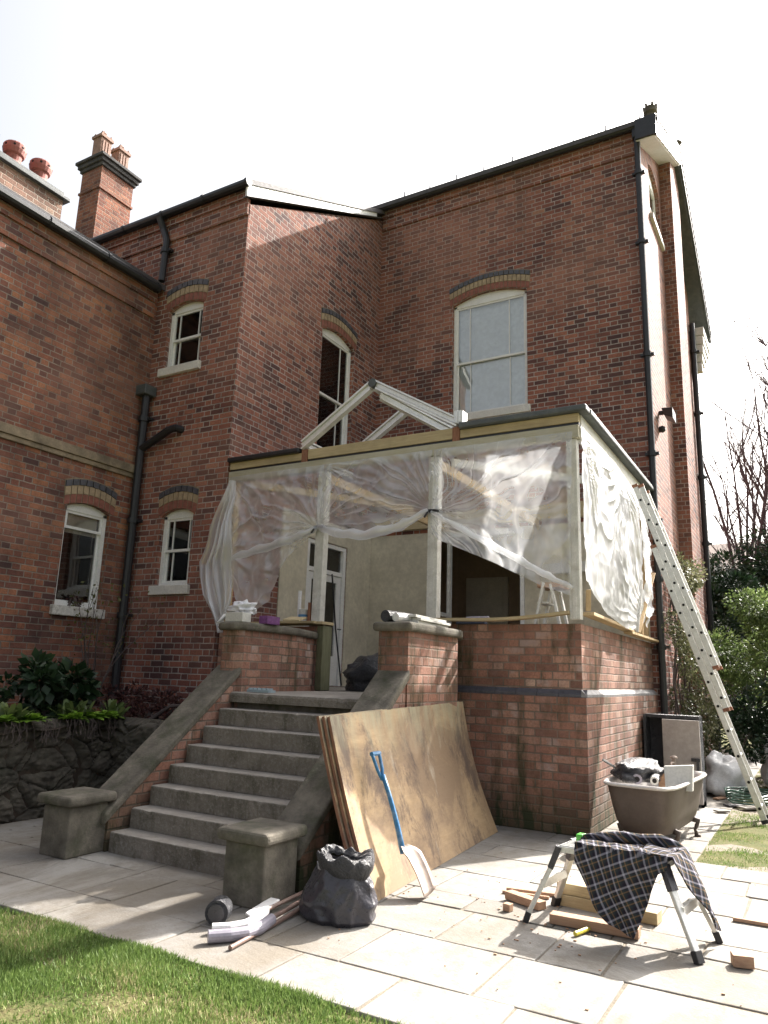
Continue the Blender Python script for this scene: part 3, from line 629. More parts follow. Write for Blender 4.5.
sheet('plastic_sheet','narrow loose plastic end flapping behind ladder top',
  poly([(0,(.04,2.95,3.95)),(1,(.05,3.35,3.85))]),
  poly([(0,(.10,2.75,2.2)),(1,(.08,3.15,2.35))]),40,80,
  fan([((.04,3.1,3.95),5,2,1.5)],.08),'film_loose',axis=Vector((1,0,0)))
# loose drape past the house corner
m=MB()
def drape(u,v):
    z=4.02-1.98*v
    xc=float(np.interp(v,[0,.3,.57,.8,.93,1],[-4.74,-4.80,-4.86,-4.77,-4.68,-4.68]))
    w=float(np.interp(v,[0,.3,.57,.8,.93,1],[.07,.32,.54,.40,.18,.07]))
    t=u-.5; a=abs(math.sin(u*13+2*v))
    return Vector((xc+t*w*1.1+.012*math.sin(17*v), -.20-.10*a*min(1,v*3)-.03*math.sin(9*v+5*u), z-.10*math.sin(u*6.5)*v))
m.grid(drape,36,60); o=obj('plastic_sheet',m,M['film_loose'],None,base=(-5,-.2,4.0),smooth=True,fix=False); tag(o,'loose bunch of plastic hanging outside at far left house corner','plastic sheet','polythene sheets pinned over the conservatory frame')
# ---------------------------------------------------------------- garden steps
st=thing('garden_steps','flight of stone garden steps with sloping brick side walls and end pedestals','steps',(-2.27,-2.5,0))
def wornslab(x0,x1,y0,y1,z0,z1,seed,nose=.010,chip=.022):
    m=MB(); K=90; prof=[]
    for i in range(K+1):
        x=x0+(x1-x0)*i/K; n1=noise.noise(Vector((x*3,seed*3.1,0))); n2=noise.noise(Vector((x*11,seed*1.7,4))); n3=noise.noise(Vector((x*30,seed,9)))
        c=chip*max(0,n2-.25)*2.2+.0035*n3+.002; w=.010*(1-((x-(x0+x1)/2)/((x1-x0)/2))**2)
        r=nose+c
        prof.append([(x,y0,z0),(x,y0+.002*n1,z1-r*1.1),(x,y0+r*.35+.001*n3,z1-r*.35-.3*w),(x,y0+r*1.2,z1-.6*w),(x,y0+(y1-y0)*.5,z1-w*.8),(x,y1,z1-.001),(x,y1,z0)])
    n_=7; vs=[p for q in prof for p in q]; fs=[(i*n_+k,(i+1)*n_+k,(i+1)*n_+(k+1)%n_,i*n_+(k+1)%n_) for i in range(K) for k in range(n_)]
    fs+=[tuple(range(n_)),tuple(K*n_+k for k in range(n_-1,-1,-1))]; return m.add(vs,fs)
for i in range(1,8):
    y=-3.349+.198*i; m=MB(); obj('step',wornslab(-3.075,-1.44,y,y+.235,.158*(i-1)+(-.02 if i==1 else .001),.158*i,i),M['stone_step'],st)
m=MB(); m.box(-3.075,-1.44,-1.70,-.005,1.0,1.16); obj('riser',m,M['stone'],st)
obj('landing',wornslab(-3.11,-1.44,-1.79,-.01,1.165,1.264,9,.03,.02),M['stone_step'],st)
def stringer(x0,x1,xs0,xs1):
    sl=.79; y0,y1=-3.16,-1.66; z=lambda y:1.47+sl*(y+1.74)
    m=MB(); m.prism([(y0,0),(y1,0),(y1,z(y1)-.09),(y0,z(y0)-.09)],(x0+.035,x1-.035),lambda a,b,h:(h,a,b)); sw=obj('side_wall',m,M['brick_b'],st)
    m=MB(); m.prism([(y0-.06,z(y0-.06)-.09),(y1,z(y1)-.09),(y1,z(y1)),(y0-.06,z(y0-.06))],(x0,x1),lambda a,b,h:(h,a,b)); obj('coping',m,M['stone'],sw,bevel=.02,seg=3)
stringer(-3.41,-3.07,0,0); stringer(-1.47,-1.13,0,0)
def pedestal(x0,x1,y0,y1,h):
    m=MB(); m.box(x0,x1,y0,y1,0,h); p=obj('pedestal',m,M['stone'],st,bevel=.012)
    m=MB(); m.box(x0-.05,x1+.05,y0-.05,y1+.05,h,h+.08); obj('cap',m,M['stone'],p,bevel=.03,seg=3)
pedestal(-3.45,-3.13,-3.52,-3.15,.385); pedestal(-1.45,-1.12,-3.62,-3.26,.385)
# flanking piers at the head of the flight
def pier(poly_,z0,z1,lab,capin=.05):
    m=MB(); m.prism(poly_,(z0,z1),lambda a,b,h:(a,b,h)); p=obj('pier',m,M['brick_b'],st,label=lab)
    c=Vector((sum(a for a,b in poly_)/len(poly_),sum(b for a,b in poly_)/len(poly_)))
    q=[]
    n=len(poly_)
    for i,(a,b) in enumerate(poly_):
        p0=Vector(poly_[i-1]);p1=Vector((a,b));p2=Vector(poly_[(i+1)%n]); e1=(p1-p0).normalized();e2=(p2-p1).normalized()
        n1=Vector((e1.y,-e1.x));n2=Vector((e2.y,-e2.x)); nn=(n1+n2).normalized(); k=capin/max(.5,nn.dot(n1)); q.append((a+nn.x*k,b+nn.y*k))
    m=MB(); m.prism(q,(z1,z1+.085),lambda a,b,h:(a,b,h)); obj('cap',m,M['stone'],p,bevel=.03,seg=3)
pier([(-3.38,-1.66),(-3.30,-1.74),(-3.14,-1.74),(-3.06,-1.68),(-3.07,-1.2),(-3.09,-.75),(-3.36,-.005),(-3.62,-.005),(-3.38,-.8)],0,1.88,'left pier with mossy curved brickwork')
pier([(-1.46,-1.68),(-1.15,-1.68),(-1.15,-.60),(-1.41,-.004),(-1.74,-.004),(-1.47,-.7)],0,1.87,'right pier of patched pale brickwork')
# ---------------------------------------------------------------- ground
n=N('lawn_soil'); w=n.coord('World'); c=n.mix(n.ramp(n.noise(w,3,6,.65),[(.35,0),(.65,1)]),(.06,.08,.025),(.14,.13,.06)); c=n.mix(n.ramp(n.noise(w,25,4),[(.45,0),(.7,.7)]),c,(.12,.095,.05)); n.bump(n.noise(w,40,4),.8,.02); M['lawn']=n.p(c,.95,0,.1)
g=MB(); g.grid(lambda u,v:((u-.5)*400,(v-.5)*400,-.045),20,20); struct('ground',g,M['lawn'],fix=False)
n=N('paving_slab'); w=n.coord('World'); ri=n.new('ShaderNodeNewGeometry').outputs['Random Per Island']
c=n.ramp(ri,[(0,(.19,.182,.168)),(.35,(.27,.258,.238)),(.7,(.23,.222,.208)),(1,(.30,.288,.262))])
c=n.mix(n.ramp(n.noise(w,2.1,7,.7),[(.4,0),(.62,.6)]),c,(.17,.15,.125)); c=n.mix(n.ramp(n.noise(w,14,5,.7),[(.5,0),(.75,.6)]),c,(.15,.13,.10)); c=n.mix(n.ramp(n.noise(w,70,2,.5),[(.62,0),(.75,.6)]),c,(.15,.12,.09))
cr=n.voro(n.coord('World',scale=(1,1.4,1)),1.1,'DISTANCE_TO_EDGE')
c=n.mix(n.ramp(n.noise(n.coord('World',scale=(1.5,.6,1)),1.1,7,.72,.5),[(.46,0),(.62,.6)]),c,(.16,.135,.10)); c=n.mix(n.ramp(n.noise(n.coord('World',scale=(1,1,1)),.5,8,.75,.8),[(.50,0),(.56,.35),(.70,.5)]),c,(.38,.37,.34)); n.bump(n.math('ADD',n.noise(w,6,6,.6),n.math('MULTIPLY',n.noise(w,60,3),.3)),.6,.015); M['slab']=n.p(c,.85,0,.3)
M['grit']=simple('joint_grit',(.19,.16,.12),.95,var=.35,scale=30,bump=.8)
m=MB(); m.box(-4.72,4.5,-4.45,12.5,-.043,-.0065); struct('path_bed',m,M['grit'])
m=MB(); rr=random.Random(3)
def slabs(x0,x1,y0,y1):
    y=y0
    while y<y1-.05:
        h=rr.choice((.3,.45,.6,.6)); 
        if y+h>y1-.2: h=y1-y
        x=x0-rr.random()*.0
        first=True
        while x<x1-.05:
            w=rr.choice((.35,.5,.6,.75,.9)) if not first else rr.uniform(.3,.9); first=False
            if x+w>x1-.2: w=x1-x
            g=.006; j=lambda:rr.uniform(-.005,.005); t=[rr.uniform(-.004,.005) for _ in range(4)]
            a,b,c_,d=x+g,x+w-g,y+g,y+h-g
            P=[(a+j(),c_+j()),(b+j(),c_+j()),(b+j(),d+j()),(a+j(),d+j())]
            m.hexa([(p[0],p[1],-.03) for p in P]+[(p[0],p[1],t[i]) for i,p in enumerate(P)])
            x+=w
        y+=h
slabs(-4.68,4.4,-4.46,-.39); slabs(-4.68,-1.0,-.39,.0) if False else None
slabs(-3.1,1.0,-.389,-.001); slabs(.0,1.0,0,12)
slabs(-4.68,-3.42,-.389,0) if False else None
struct('paving',m,M['slab'],bevel=.006,seg=2)
# lawns and grass blades
def blades(name,label,regions,h,count,seed,clump=.0):
    r=np.random.default_rng(seed); V_=[];F_=[]
    xs=[];ys=[]
    for (x0,x1,y0,y1,wt) in regions:
        k=int(count*wt); xs.append(r.uniform(x0,x1,k)); ys.append(r.uniform(y0,y1,k))
    x=np.concatenate(xs); y=np.concatenate(ys); n_=len(x)
    dens=np.array([noise.noise(Vector((a*2.3,b*2.3,seed))) for a,b in zip(x,y)]); keep=r.uniform(-.45,.30,n_)<dens*1.1; x=x[keep];y=y[keep];dens=dens[keep];n_=len(x)
    a=r.uniform(0,2*np.pi,n_); hh=h*r.uniform(.5,1.5,n_)*(1+.7*dens); w=.0035*r.uniform(.7,1.4,n_); la=r.uniform(0,2*np.pi,n_); l=hh*r.uniform(.1,.8,n_)
    dx,dy=np.cos(a)*w,np.sin(a)*w; z=np.full(n_,-.012)
    P=np.stack([np.stack([x-dx,y-dy,z],1),np.stack([x+dx,y+dy,z],1),np.stack([x+np.cos(la)*l,y+np.sin(la)*l,z+hh],1)],1).reshape(-1,3)
    me=bpy.data.meshes.new(name); me.vertices.add(len(P)); me.vertices.foreach_set('co',P.astype(np.float32).ravel())
    me.loops.add(len(P)); me.loops.foreach_set('vertex_index',np.arange(len(P),dtype=np.int32)); me.polygons.add(n_); me.polygons.foreach_set('loop_start',np.arange(0,len(P),3,dtype=np.int32)); me.polygons.foreach_set('loop_total',np.full(n_,3,np.int32)); me.update(calc_edges=True); me.validate()
    o=bpy.data.objects.new(name,me); COL.objects.link(o); me.materials.append(M['blade']); tag(o,label,'grass',None,'stuff')
def leafmat(name,stops,tr=.35,rough=.55):
    n=N(name); ri=n.new('ShaderNodeNewGeometry').outputs['Random Per Island']; w=n.coord('World')
    f=n.math('ADD',n.math('MULTIPLY',ri,.6),n.math('MULTIPLY',n.ramp(n.noise(w,1.7,4),[(.35,0),(.65,1)]),.4))
    c=n.ramp(f,stops); tl=n.new('ShaderNodeBsdfTranslucent'); n.l.new(c,tl.inputs[0]); n.p(c,rough,0,.35)
    mx=n.new('ShaderNodeMixShader'); mx.inputs[0].default_value=tr; n.l.new(n.b.outputs[0],mx.inputs[1]); n.l.new(tl.outputs[0],mx.inputs[2]); n.l.new(mx.outputs[0],n.out.inputs[0]); return n.m
M['blade']=leafmat('grass_blade',[(0,(.07,.11,.03)),(.42,(.13,.21,.05)),(.68,(.20,.27,.08)),(.85,(.34,.31,.16)),(1,(.46,.38,.25))])
m=MB(); m.grid(lambda u,v:(-9+u*16,-11.5+v*7.04,-.018+.008*noise.noise(Vector((u*30,v*14,0)))),60,30); struct('lawn',m,M['lawn'],fix=False)
m=MB(); m.grid(lambda u,v:(1.0+u*5.5,-.39+v*12.6,-.006+.008*noise.noise(Vector((u*9,v*30,4)))),30,50); struct('lawn_side',m,M['lawn'],fix=False)
blades('grass','short patchy grass of the front lawn',[(-3.2,.9,-5.6,-4.45,.66),(-3.2,.9,-4.50,-4.435,.03),(-8,3,-8,-4.45,.28)],.024,200000,11)
blades('grass','thin worn grass beside the right-hand path',[(1.0,2.2,-.40,3.2,.75),(1.0,5,-.4,8,.25)],.022,26000,12)
# raised bed
m=MB(); m.grid(lambda u,v:(-6.77+u*2.15,-8.5+v*8.44,.84+.05*noise.noise(Vector((u*6,v*20,1)))),20,60); struct('soil',m,M['soil'],fix=False)
m=MB(); m.grid(lambda u,v:(-4.62+u*1.2,-1.75+v*1.72,.84+.05*noise.noise(Vector((u*6,v*9,1)))),10,14); struct('soil',m,M['soil'],fix=False)
M['rubble']=simple('mossy_rubble',(.075,.066,.052),.95,var=.55,scale=5,bump=1.0,dirt=(.022,.026,.014),dirtamt=.85)
rw=thing('retaining_wall','rough dark rubble retaining wall of the raised flower bed','wall',(-4.7,-3,0))
rr=random.Random(5)
def rubble(T,L,Hh,nu,nv,seed):
    m=MB()
    def fn(u,v):
        a,b=u*L,v*Hh; q=Vector((a*2.9+.25*noise.noise(Vector((a*3,b*3,seed))),b*4.2+.3*noise.noise(Vector((a*3,b*3,seed+5))),seed))
        d,_=noise.voronoi(q); e=min(1,(d[1]-d[0])*5.5); hs_=noise.noise(Vector(_[0])*7.3); bul=(.075+.05*hs_)*(e**.35)+.03*noise.noise(q*2.3)+.018*noise.noise(q*7)
        ed=.0 if v<.93 else (v-.93)/.07*.09
        return T(a,b,bul-ed+.03*noise.noise(Vector((a*.9,b,seed))))
    m.grid(fn,nu,nv); return m
obj('stonework',rubble(lambda a,b,d:(-4.78+d,-8.4+a,b-.03),6.75,.96,520,80,1.3),M['rubble'],rw,fix=False)
obj('stonework',rubble(lambda a,b,d:(-4.76+a,-1.74-d,b-.03),1.36,.96,110,80,4.3),M['rubble'],rw,fix=False)
m=MB(); m.box(-4.95,-4.75,-8.4,-1.8,-.04,.8); obj('backing',m,M['soil'],rw)
# ---------------------------------------------------------------- loose things
def blob(c,r,seed,amp=.25,fr=1.6,flat=.0,nu=36,nv=24,shape=None):
    m=MB(); c=Vector(c)
    def fn(u,v):
        a=2*math.pi*u; b=math.pi*v; d=Vector((math.cos(a)*math.sin(b),math.sin(a)*math.sin(b),-math.cos(b)))
        k=1+amp*noise.noise(d*fr+Vector((seed,0,0)))+amp*.45*abs(noise.noise(d*fr*3.2+Vector((0,seed,0))))
        q=Vector((d.x*r[0],d.y*r[1],d.z*r[2]))*k
        if q.z<-r[2]*.72: q.z=-r[2]*.72+ (q.z+r[2]*.72)*.1
        p=c+q+Vector((0,0,r[2]*.72))
        return shape(p) if shape else p
    m.grid(fn,nu,nv); return m
n=N('bin_bag_plastic'); w=n.coord('World'); f=n.noise(w,14,6,.7,2); f2=n.noise(w,4,3,.5,1)
n.bump(n.math('ADD',f,f2),1.0,.03); M['bag']=n.p((.035,.036,.042),.33,0,.6)
M['bag_grey']=simple('sun_faded_rubble_sack',(.045,.043,.052),.30,var=.25,scale=6,bump=.8)
M['upvc']=simple('white_upvc',(.75,.74,.74),.35,var=.06,scale=8,bump=.03,dirt=(.4,.37,.33),dirtamt=.4)
M['lilac']=simple('dusty_grey_pipe',(.30,.28,.33),.4,var=.1,scale=9)
M['copper']=simple('weathered_copper',(.20,.13,.105),.5,var=.3,scale=12)
M['blue']=simple('worn_blue_plastic',(.03,.17,.36),.4,var=.25,scale=25,dirt=(.35,.42,.5),dirtamt=.5)
M['steel']=simple('worn_steel',(.33,.27,.23),.5,metal=.5,var=.2,scale=14,dirt=(.35,.24,.17),dirtamt=.6)
M['red']=simple('red_grip',(.35,.05,.05),.5)
M['card']=simple('white_card',(.55,.54,.50),.7,var=.06)
M['purple']=simple('purple_print',(.18,.06,.20),.5,var=.35,scale=30)
M['navy']=simple('dark_blue_tub',(.05,.07,.12),.5)
# --- plywood boards leaning
def board(name,label,o,matf,thick=.02,bow=.0,nu=20,nv=12):
    bn,bf,tn,tf=[Vector(p)+Vector(o) for p in ((-.63,-3.06,.004),(-.82,-.32,.004),(-1.06,-3.04,1.172),(-1.165,-.42,1.235))]
    nrm=(bf-bn).cross(tn-bn).normalized(); 
    if nrm.x<0: nrm=-nrm
    m=MB()
    def pt(u,v,s):
        p=bn.lerp(bf,u).lerp(tn.lerp(tf,u),v)
        return p-nrm*(bow*math.sin(math.pi*v)*(.4+.6*u)+s*thick)
    a=[[pt(i/nu,j/nv,0) for i in range(nu+1)] for j in range(nv+1)]; b=[[pt(i/nu,j/nv,1) for i in range(nu+1)] for j in range(nv+1)]
    W=nu+1; vs=[q for r in a for q in r]+[q for r in b for q in r]; K=W*(nv+1); fs=[]
    for j in range(nv):
        for i in range(nu):
            k=j*W+i; fs.append((k,k+1,k+W+1,k+W)); fs.append((K+k,K+k+W,K+k+W+1,K+k+1))
    rim=[i for i in range(W)]+[j*W+nu for j in range(1,nv+1)]+[nv*W+i for i in range(nu-1,-1,-1)]+[j*W for j in range(nv-1,0,-1)]
    ne=len(fs)
    for x,y in zip(rim,rim[1:]+rim[:1]): fs.append((x,K+x,K+y,y))
    m.add(vs,fs); ob=obj(name,m,M[matf],None,base=bn); ob.data.materials.append(M['plyedge'])
    for p in list(ob.data.polygons)[ne:]: p.material_index=1
    tag(ob,label,'board','plywood boards leaning by the steps'); return ob
board('plywood_sheet','front stained tan plywood sheet with the spade against it',(0,0,0),'ply',.022,.05)
board('plywood_sheet','middle sheet of three leaning plywood boards, mostly just dark edge',(-.032,-.02,0),'ply',.022,.05)
board('plywood_sheet','rearmost leaning plywood sheet, next to the right stone side wall',(-.064,-.045,0),'ply',.022,.05)
# --- spade
sp=thing('spade','blue-handled builder\'s shovel leaning upright on the plywood','shovel',(-.55,-2.75,0))
top=Vector((-.885,-2.66,.90)); neck=Vector((-.63,-2.66,.24))
m=MB(); P=[top.lerp(neck,t)+Vector((.02*math.sin(math.pi*t),0,0)) for t in (.22,.4,.6,.8,1.0)]; m.tube(P,[.017,.017,.018,.02,.022],10)
g0=top.lerp(neck,.24)
for s in (-1,1): m.tube([g0+Vector((0,0,-.02)),g0+Vector((-.02,.035*s,.05)),top+Vector((.012,.048*s,-.03)),top+Vector((0,.05*s,0))],.013,8)
obj('shaft',m,M['blue'],sp,smooth=True)
m=MB(); m.tube([top+Vector((0,-.06,.0)),top+Vector((0,.06,.0))],.017,8); obj('grip',m,M['blue'],sp)
m=MB(); 
def bl(u,v):
    a=neck+Vector((.0,0,.05)); e=Vector((-.40,-2.74,.012)); c=a.lerp(e,v); wd=.105*(1-.12*v)*min(1,.45+v*3) ; t=(u-.5)*2
    return c+Vector((.02*math.sin(math.pi*v)+.25*wd*0,wd*t,0))+Vector((.03,0,.05))*(t*t)*.8*min(1,v*3+.2)
m.grid(bl,10,12); obj('blade',m,M['steel'],sp,smooth=True,solid=.004,fix=False)
# --- rubble sack
def sackshape(p):
    return p
m=MB(); c0=Vector((-.665,-3.43,0))
def sack(u,v):
    a=2*math.pi*u; h=.33*v
    rx=.225*(1-.42*v**1.8)*(1+.05*math.sin(3*v)); r0=rx*(1+.03*math.sin(3*a+1)+.018*math.sin(9*a+4*v)*v+.10*noise.noise(Vector((math.cos(a)*1.6,math.sin(a)*1.6,v*2)))+.08*(1-2*abs(noise.noise(Vector((math.cos(a)*2,math.sin(a)*2,v*3)))))+.012*(1-2*abs(noise.noise(Vector((math.cos(a)*7,math.sin(a)*7,v*10))))))
    if v<.08: r0*=.90+1.25*v
    return c0+Vector((math.cos(a)*r0*1.05,math.sin(a)*r0*.80,h+.018*noise.noise(Vector((math.cos(a)*3,math.sin(a)*3,8)))*v))
m.grid(sack,120,60); rs=thing('rubble_sack','dark crinkled rubble sack standing open-topped in front of the plywood','bag',(-.68,-3.5,0))
obj('sack',m,M['bag_grey'],rs,smooth=True,fix=False)
m=MB()
def cuff(u,v):
    a=2*math.pi*u; b0=sack(u,1.0); out=Vector((math.cos(a),math.sin(a)*.8,0)); side=(.5+.5*math.cos(a+.5))**1.3
    L=.0+.22*side+.03*noise.noise(Vector((math.cos(a)*2.5,math.sin(a)*2.5,2)))
    t=v*math.pi*.95
    return b0+out*(-.03+.09*math.sin(t)*(.3+side))+Vector((0,0,.03*math.sin(t)-L*max(0,v-.35)*1.1+.02+.035*noise.noise(Vector((math.cos(a)*2.2,math.sin(a)*2.2,v*2)))))
m.grid(cuff,120,24); obj('folded_cuff',m,M['bag'],rs,smooth=True,fix=False,solid=.004)
m=MB(); m.grid(lambda u,v:(c0+Vector((math.cos(6.283*u)*.16*v,math.sin(6.283*u)*.125*v,.30+.05*noise.noise(Vector((math.cos(6.283*u)*3*v,math.sin(6.283*u)*3*v,5)))))),30,8); obj('lining',m,M['film_loose'],rs,smooth=True,fix=False)
# --- pipes on paving
def pipeobj(label,pts,r,mat,grp='pipes lying beside the right pedestal',nm='pipe'):
    m=MB(); m.tube(pts,r,14); return tag(obj(nm,m,M[mat],None,base=pts[0]),label,'pipe',grp)
pipeobj('short bent dull grey plastic pipe lying nearest the lawn',[(-1.01,-4.22,.035),(-.93,-4.13,.035),(-.88,-4.05,.035),(-.87,-3.95,.035),(-.90,-3.80,.04)],.034,'lilac')
pipeobj('bent white plastic pipe lying behind the dull grey one',[(-1.10,-4.09,.03),(-1.03,-4.02,.03),(-.99,-3.93,.03),(-1.0,-3.8,.03),(-1.04,-3.68,.035)],.026,'upvc')
m=MB(); m.hexa([(-1.10,-3.80,.03),(-1.02,-3.84,.03),(-1.05,-3.52,.05),(-1.13,-3.52,.05),(-1.10,-3.80,.045),(-1.02,-3.84,.045),(-1.05,-3.52,.065),(-1.13,-3.52,.065)]); tag(obj('trim_strip',m,M['upvc'],None,base=(-1.08,-3.7,.03),bevel=.006),'flat white plastic trim lying at the pedestal foot','trim')
pipeobj('long thin pale brown rod lying nearest the rubble sack',[(-.84,-4.23,.014),(-.88,-3.8,.018),(-.93,-3.3,.03)],.013,'copper')
pipeobj('brown copper tube running out of the dull grey pipe',[(-.895,-3.84,.045),(-.95,-3.42,.05),(-.98,-3.2,.05)],.014,'copper')
pipeobj('brown copper tube running out of the white pipe',[(-1.035,-3.70,.04),(-1.05,-3.3,.05),(-1.06,-3.12,.05)],.013,'copper')
m=MB(); m.tube([(-1.22,-3.88,.07),(-1.17,-3.98,.07)],[.07,.07],20); m.tube([(-1.23,-3.86,.07),(-1.22,-3.88,.07)],[.05,.06],20); r=obj('pipe_collar',m,M['bag'],None,base=(-1.2,-3.93,0)); tag(r,'black round pipe collar lying on its side by the pipes','pipe fitting')
m=MB(); m.tube([(-1.169,-3.983,.07),(-1.166,-3.989,.07)],.05,20); obj('socket',m,M['bag_grey'],r)
# --- hop-up platform
A=R(-7); cx,cy=.86,-2.64; 
def HP(u,v,z): return (cx+u*math.cos(A)-v*math.sin(A),cy+u*math.sin(A)+v*math.cos(A),z)
hp=thing('work_platform','low folding aluminium hop-up bench on the sunny paving','work platform',(cx,cy,0))
m=MB(); m.box(-.33,.33,-.15,.15,.425,.46,HP); 
for i in range(8): m.box(-.32,.32,-.14+.037*i,-.125+.037*i,.4601,.466,HP)
obj('deck',m,M['ladder'],hp,bevel=.006)
for s in (-1,1):
    for t in (-1,1):
        m=MB(); m.beam(HP(s*.33,t*.135,.42),HP(s*.50,t*.215,.05),.045,.026); lg=obj('leg',m,M['ladder'],hp,bevel=.004)
        m=MB(); m.beam(HP(s*.497,t*.213,.06),HP(s*.518,t*.222,.0),.055,.036); obj('foot',m,M['rubber'],lg,bevel=.004)
        m=MB(); m.beam(HP(s*.325,t*.135,.455),HP(s*.375,t*.155,.325),.056,.036); obj('hinge',m,M['bag_grey'],lg)
    m=MB(); m.beam(HP(s*.42,-.175,.23),HP(s*.42,.175,.23),.03,.05); obj('cross_step',m,M['ladder'],hp)
M['green']=simple('green_plastic',(.08,.42,.05),.4)
m=MB(); m.hexa([HP(p[0]-.0,p[1],p[2]) for p in ((-.25,.0,.466),(-.14,-.0,.466),(-.13,.10,.466),(-.24,.11,.466),(-.24,.01,.505),(-.15,.01,.505),(-.15,.09,.505),(-.23,.10,.505))]); tm=obj('tape_measure',m,M['bag_grey'],None,base=HP(-.15,.05,.466),bevel=.012); tag(tm,'green and grey tape measure on the end of the platform','tape measure')
m=MB(); m.box(-.275,-.225,.015,.085,.468,.515,HP); obj('grip',m,M['green'],tm,bevel=.008)
# offcuts below
def plank(label,a,b,w,h,mat='ty',cat='wood offcut',grp='timber offcuts under the platform',nm='timber_offcut'):
    m=MB(); m.beam(a,b,w,h); return tag(obj(nm,m,M[mat],None,base=a,bevel=.003),label,cat,grp)
M['redwood']=timber('reddish_plank',(.33,.20,.13),(.46,.30,.20),(.3,5,5))
plank('reddish plank lying nearest the lawn under the platform',(.46,-2.72,.033),(.99,-2.70,.033),.09,.055,'redwood')
plank('pale timber block, lower one of the stacked pair under the platform',(.40,-2.28,.036),(1.04,-2.33,.036),.12,.07,'tx')
plank('pale timber block, upper one of the stacked pair under the platform',(.38,-2.27,.107),(.92,-2.31,.107),.10,.068,'tx')
plank('short timber length poking out left of the platform leg',(.06,-2.40,.03),(.34,-2.52,.03),.075,.05,'redwood')
plank('small wooden cube lying alone left of the platform',(.13,-2.66,.025),(.18,-2.67,.025),.05,.045,'redwood')
plank('thin brown batten lying on paving left behind the platform',(-.02,-2.22,.014),(.36,-2.15,.014),.03,.02,'redwood')
plank('second thin batten beside the brown one behind the platform',(-.02,-2.30,.012),(.30,-2.25,.012),.025,.018,'redwood')
plank('reddish batten lying on paving at right edge of view',(1.43,-1.99,.016),(1.90,-1.98,.016),.032,.022,'redwood','batten',None)
plank('pinkish wooden block alone on paving right of the platform',(1.50,-2.84,.033),(1.60,-2.81,.033),.075,.06,'redwood','wood block',None)
M['yellow']=simple('yellow_plastic',(.62,.52,.05),.4)
m=MB(); m.tube([(.66,-2.90,.018),(.70,-2.78,.02)],.014,8); m.tube([(.70,-2.78,.02),(.72,-2.70,.018)],[.010,.006],6); tag(obj('chisel',m,M['yellow'],None,base=(.66,-2.9,.02)),'yellow-handled tool lying by the reddish plank','hand tool')
rr=random.Random(9)
m=MB()
for i in range(90):
    x,y=rr.gauss(.55,.5),rr.gauss(-2.7,.45); s=rr.uniform(.004,.012); m.box(x,x+s*1.5,y,y+s,.003,.003+s*.5)
for i in range(60):
    x,y=rr.uniform(-1,1.8),rr.uniform(-4,0); s=rr.uniform(.004,.009); m.box(x,x+s,y,y+s,.003,.003+s*.5)
tag(obj('debris',m,M['redwood'],None,base=(.5,-2.7,0)),'scattered chips and sawdust on paving around the platform','debris',None,'stuff')
# --- tartan blanket : draped by a small cloth solver (numpy), deterministic
n=N('tartan_cloth'); uv=n.new('ShaderNodeUVMap').outputs[0]; sp_=n.new('ShaderNodeSeparateXYZ'); n.l.new(uv,sp_.inputs[0])
def stripes(c):
    f=n.math('FRACT',n.math('MULTIPLY',c,15.0)); 
    return f
col=None
def band(f,c,w):  # 1 inside band
    return n.ramp(n.math('ABSOLUTE',n.math('SUBTRACT',f,c)),[(w*.55,1),(w*1.35,0)])
fx,fy=stripes(sp_.outputs[0]),stripes(sp_.outputs[1])
def tart(f):
    a=n.mix(band(f,.5,.26),(.022,.018,.028),(.035,.045,.045))
    a=n.mix(band(f,.12,.08),a,(.34,.33,.38)); a=n.mix(band(f,.5,.05),a,(.22,.135,.07)); return a
c=n.mix(.5,tart(fx),tart(fy)); n.bump(n.noise(n.coord('World'),60,3),.5,.004); M['tartan']=n.p(c,.95,0,.1)
m=MB(); uvs=[]
def lerpk(x,xs,ys): return float(np.interp(x,xs,ys))
cr_,sr_=math.cos(R(24)),math.sin(R(24))
def addgrid(fn,nu,nv):
    for j in range(nv+1):
        for i in range(nu+1):
            p,(a,b)=fn(i/nu,j/nv); m.v.append(tuple(p)); uvs.append((a*cr_-b*sr_,a*sr_+b*cr_))
    n0=len(m.v)-(nu+1)*(nv+1); m.f+=[(n0+j*(nu+1)+i,n0+j*(nu+1)+i+1,n0+(j+1)*(nu+1)+i+1,n0+(j+1)*(nu+1)+i) for j in range(nv) for i in range(nu)]
def front(s_,t):      # rear edge, over the deck, then the pointed front flap
    u=-.21+.56*s_; hem_=lerpk(u,[-.21,-.16,-.10,0,.10,.155,.20,.26,.30,.35],[.39,.28,.19,.09,.035,.03,.11,.30,.40,.43])
    Lt,Ld=.27,.475-hem_; d=t*(Lt+Ld)
    nz=noise.noise(Vector((u*5,d*5,2)))
    if d<Lt: v=.11-d; z=.480+.016*abs(math.sin(17*u+9*d))*(.4+.6*min(1,d*6))+.022*max(0,noise.noise(Vector((u*7,d*9,6))))*1.6; v-=.0
    else:
        h=d-Lt; f=.030*math.sin(15*u+4.5*h+.8)+.018*math.sin(31*u-9*h)+.02*nz; k=min(1,h*5)
        v=-.165-.02*math.sin(min(1,h*8)*1.57)-.05*h-f*k; z=.48-h; u=u+.20*h*(.12-u)+.02*noise.noise(Vector((u*4,h*4,9)))*k
        if h<.03: v+=.015*(1-h/.03)
    return HP(u,v,max(.008,z)),(s_*.56,d)
addgrid(front,80,90)
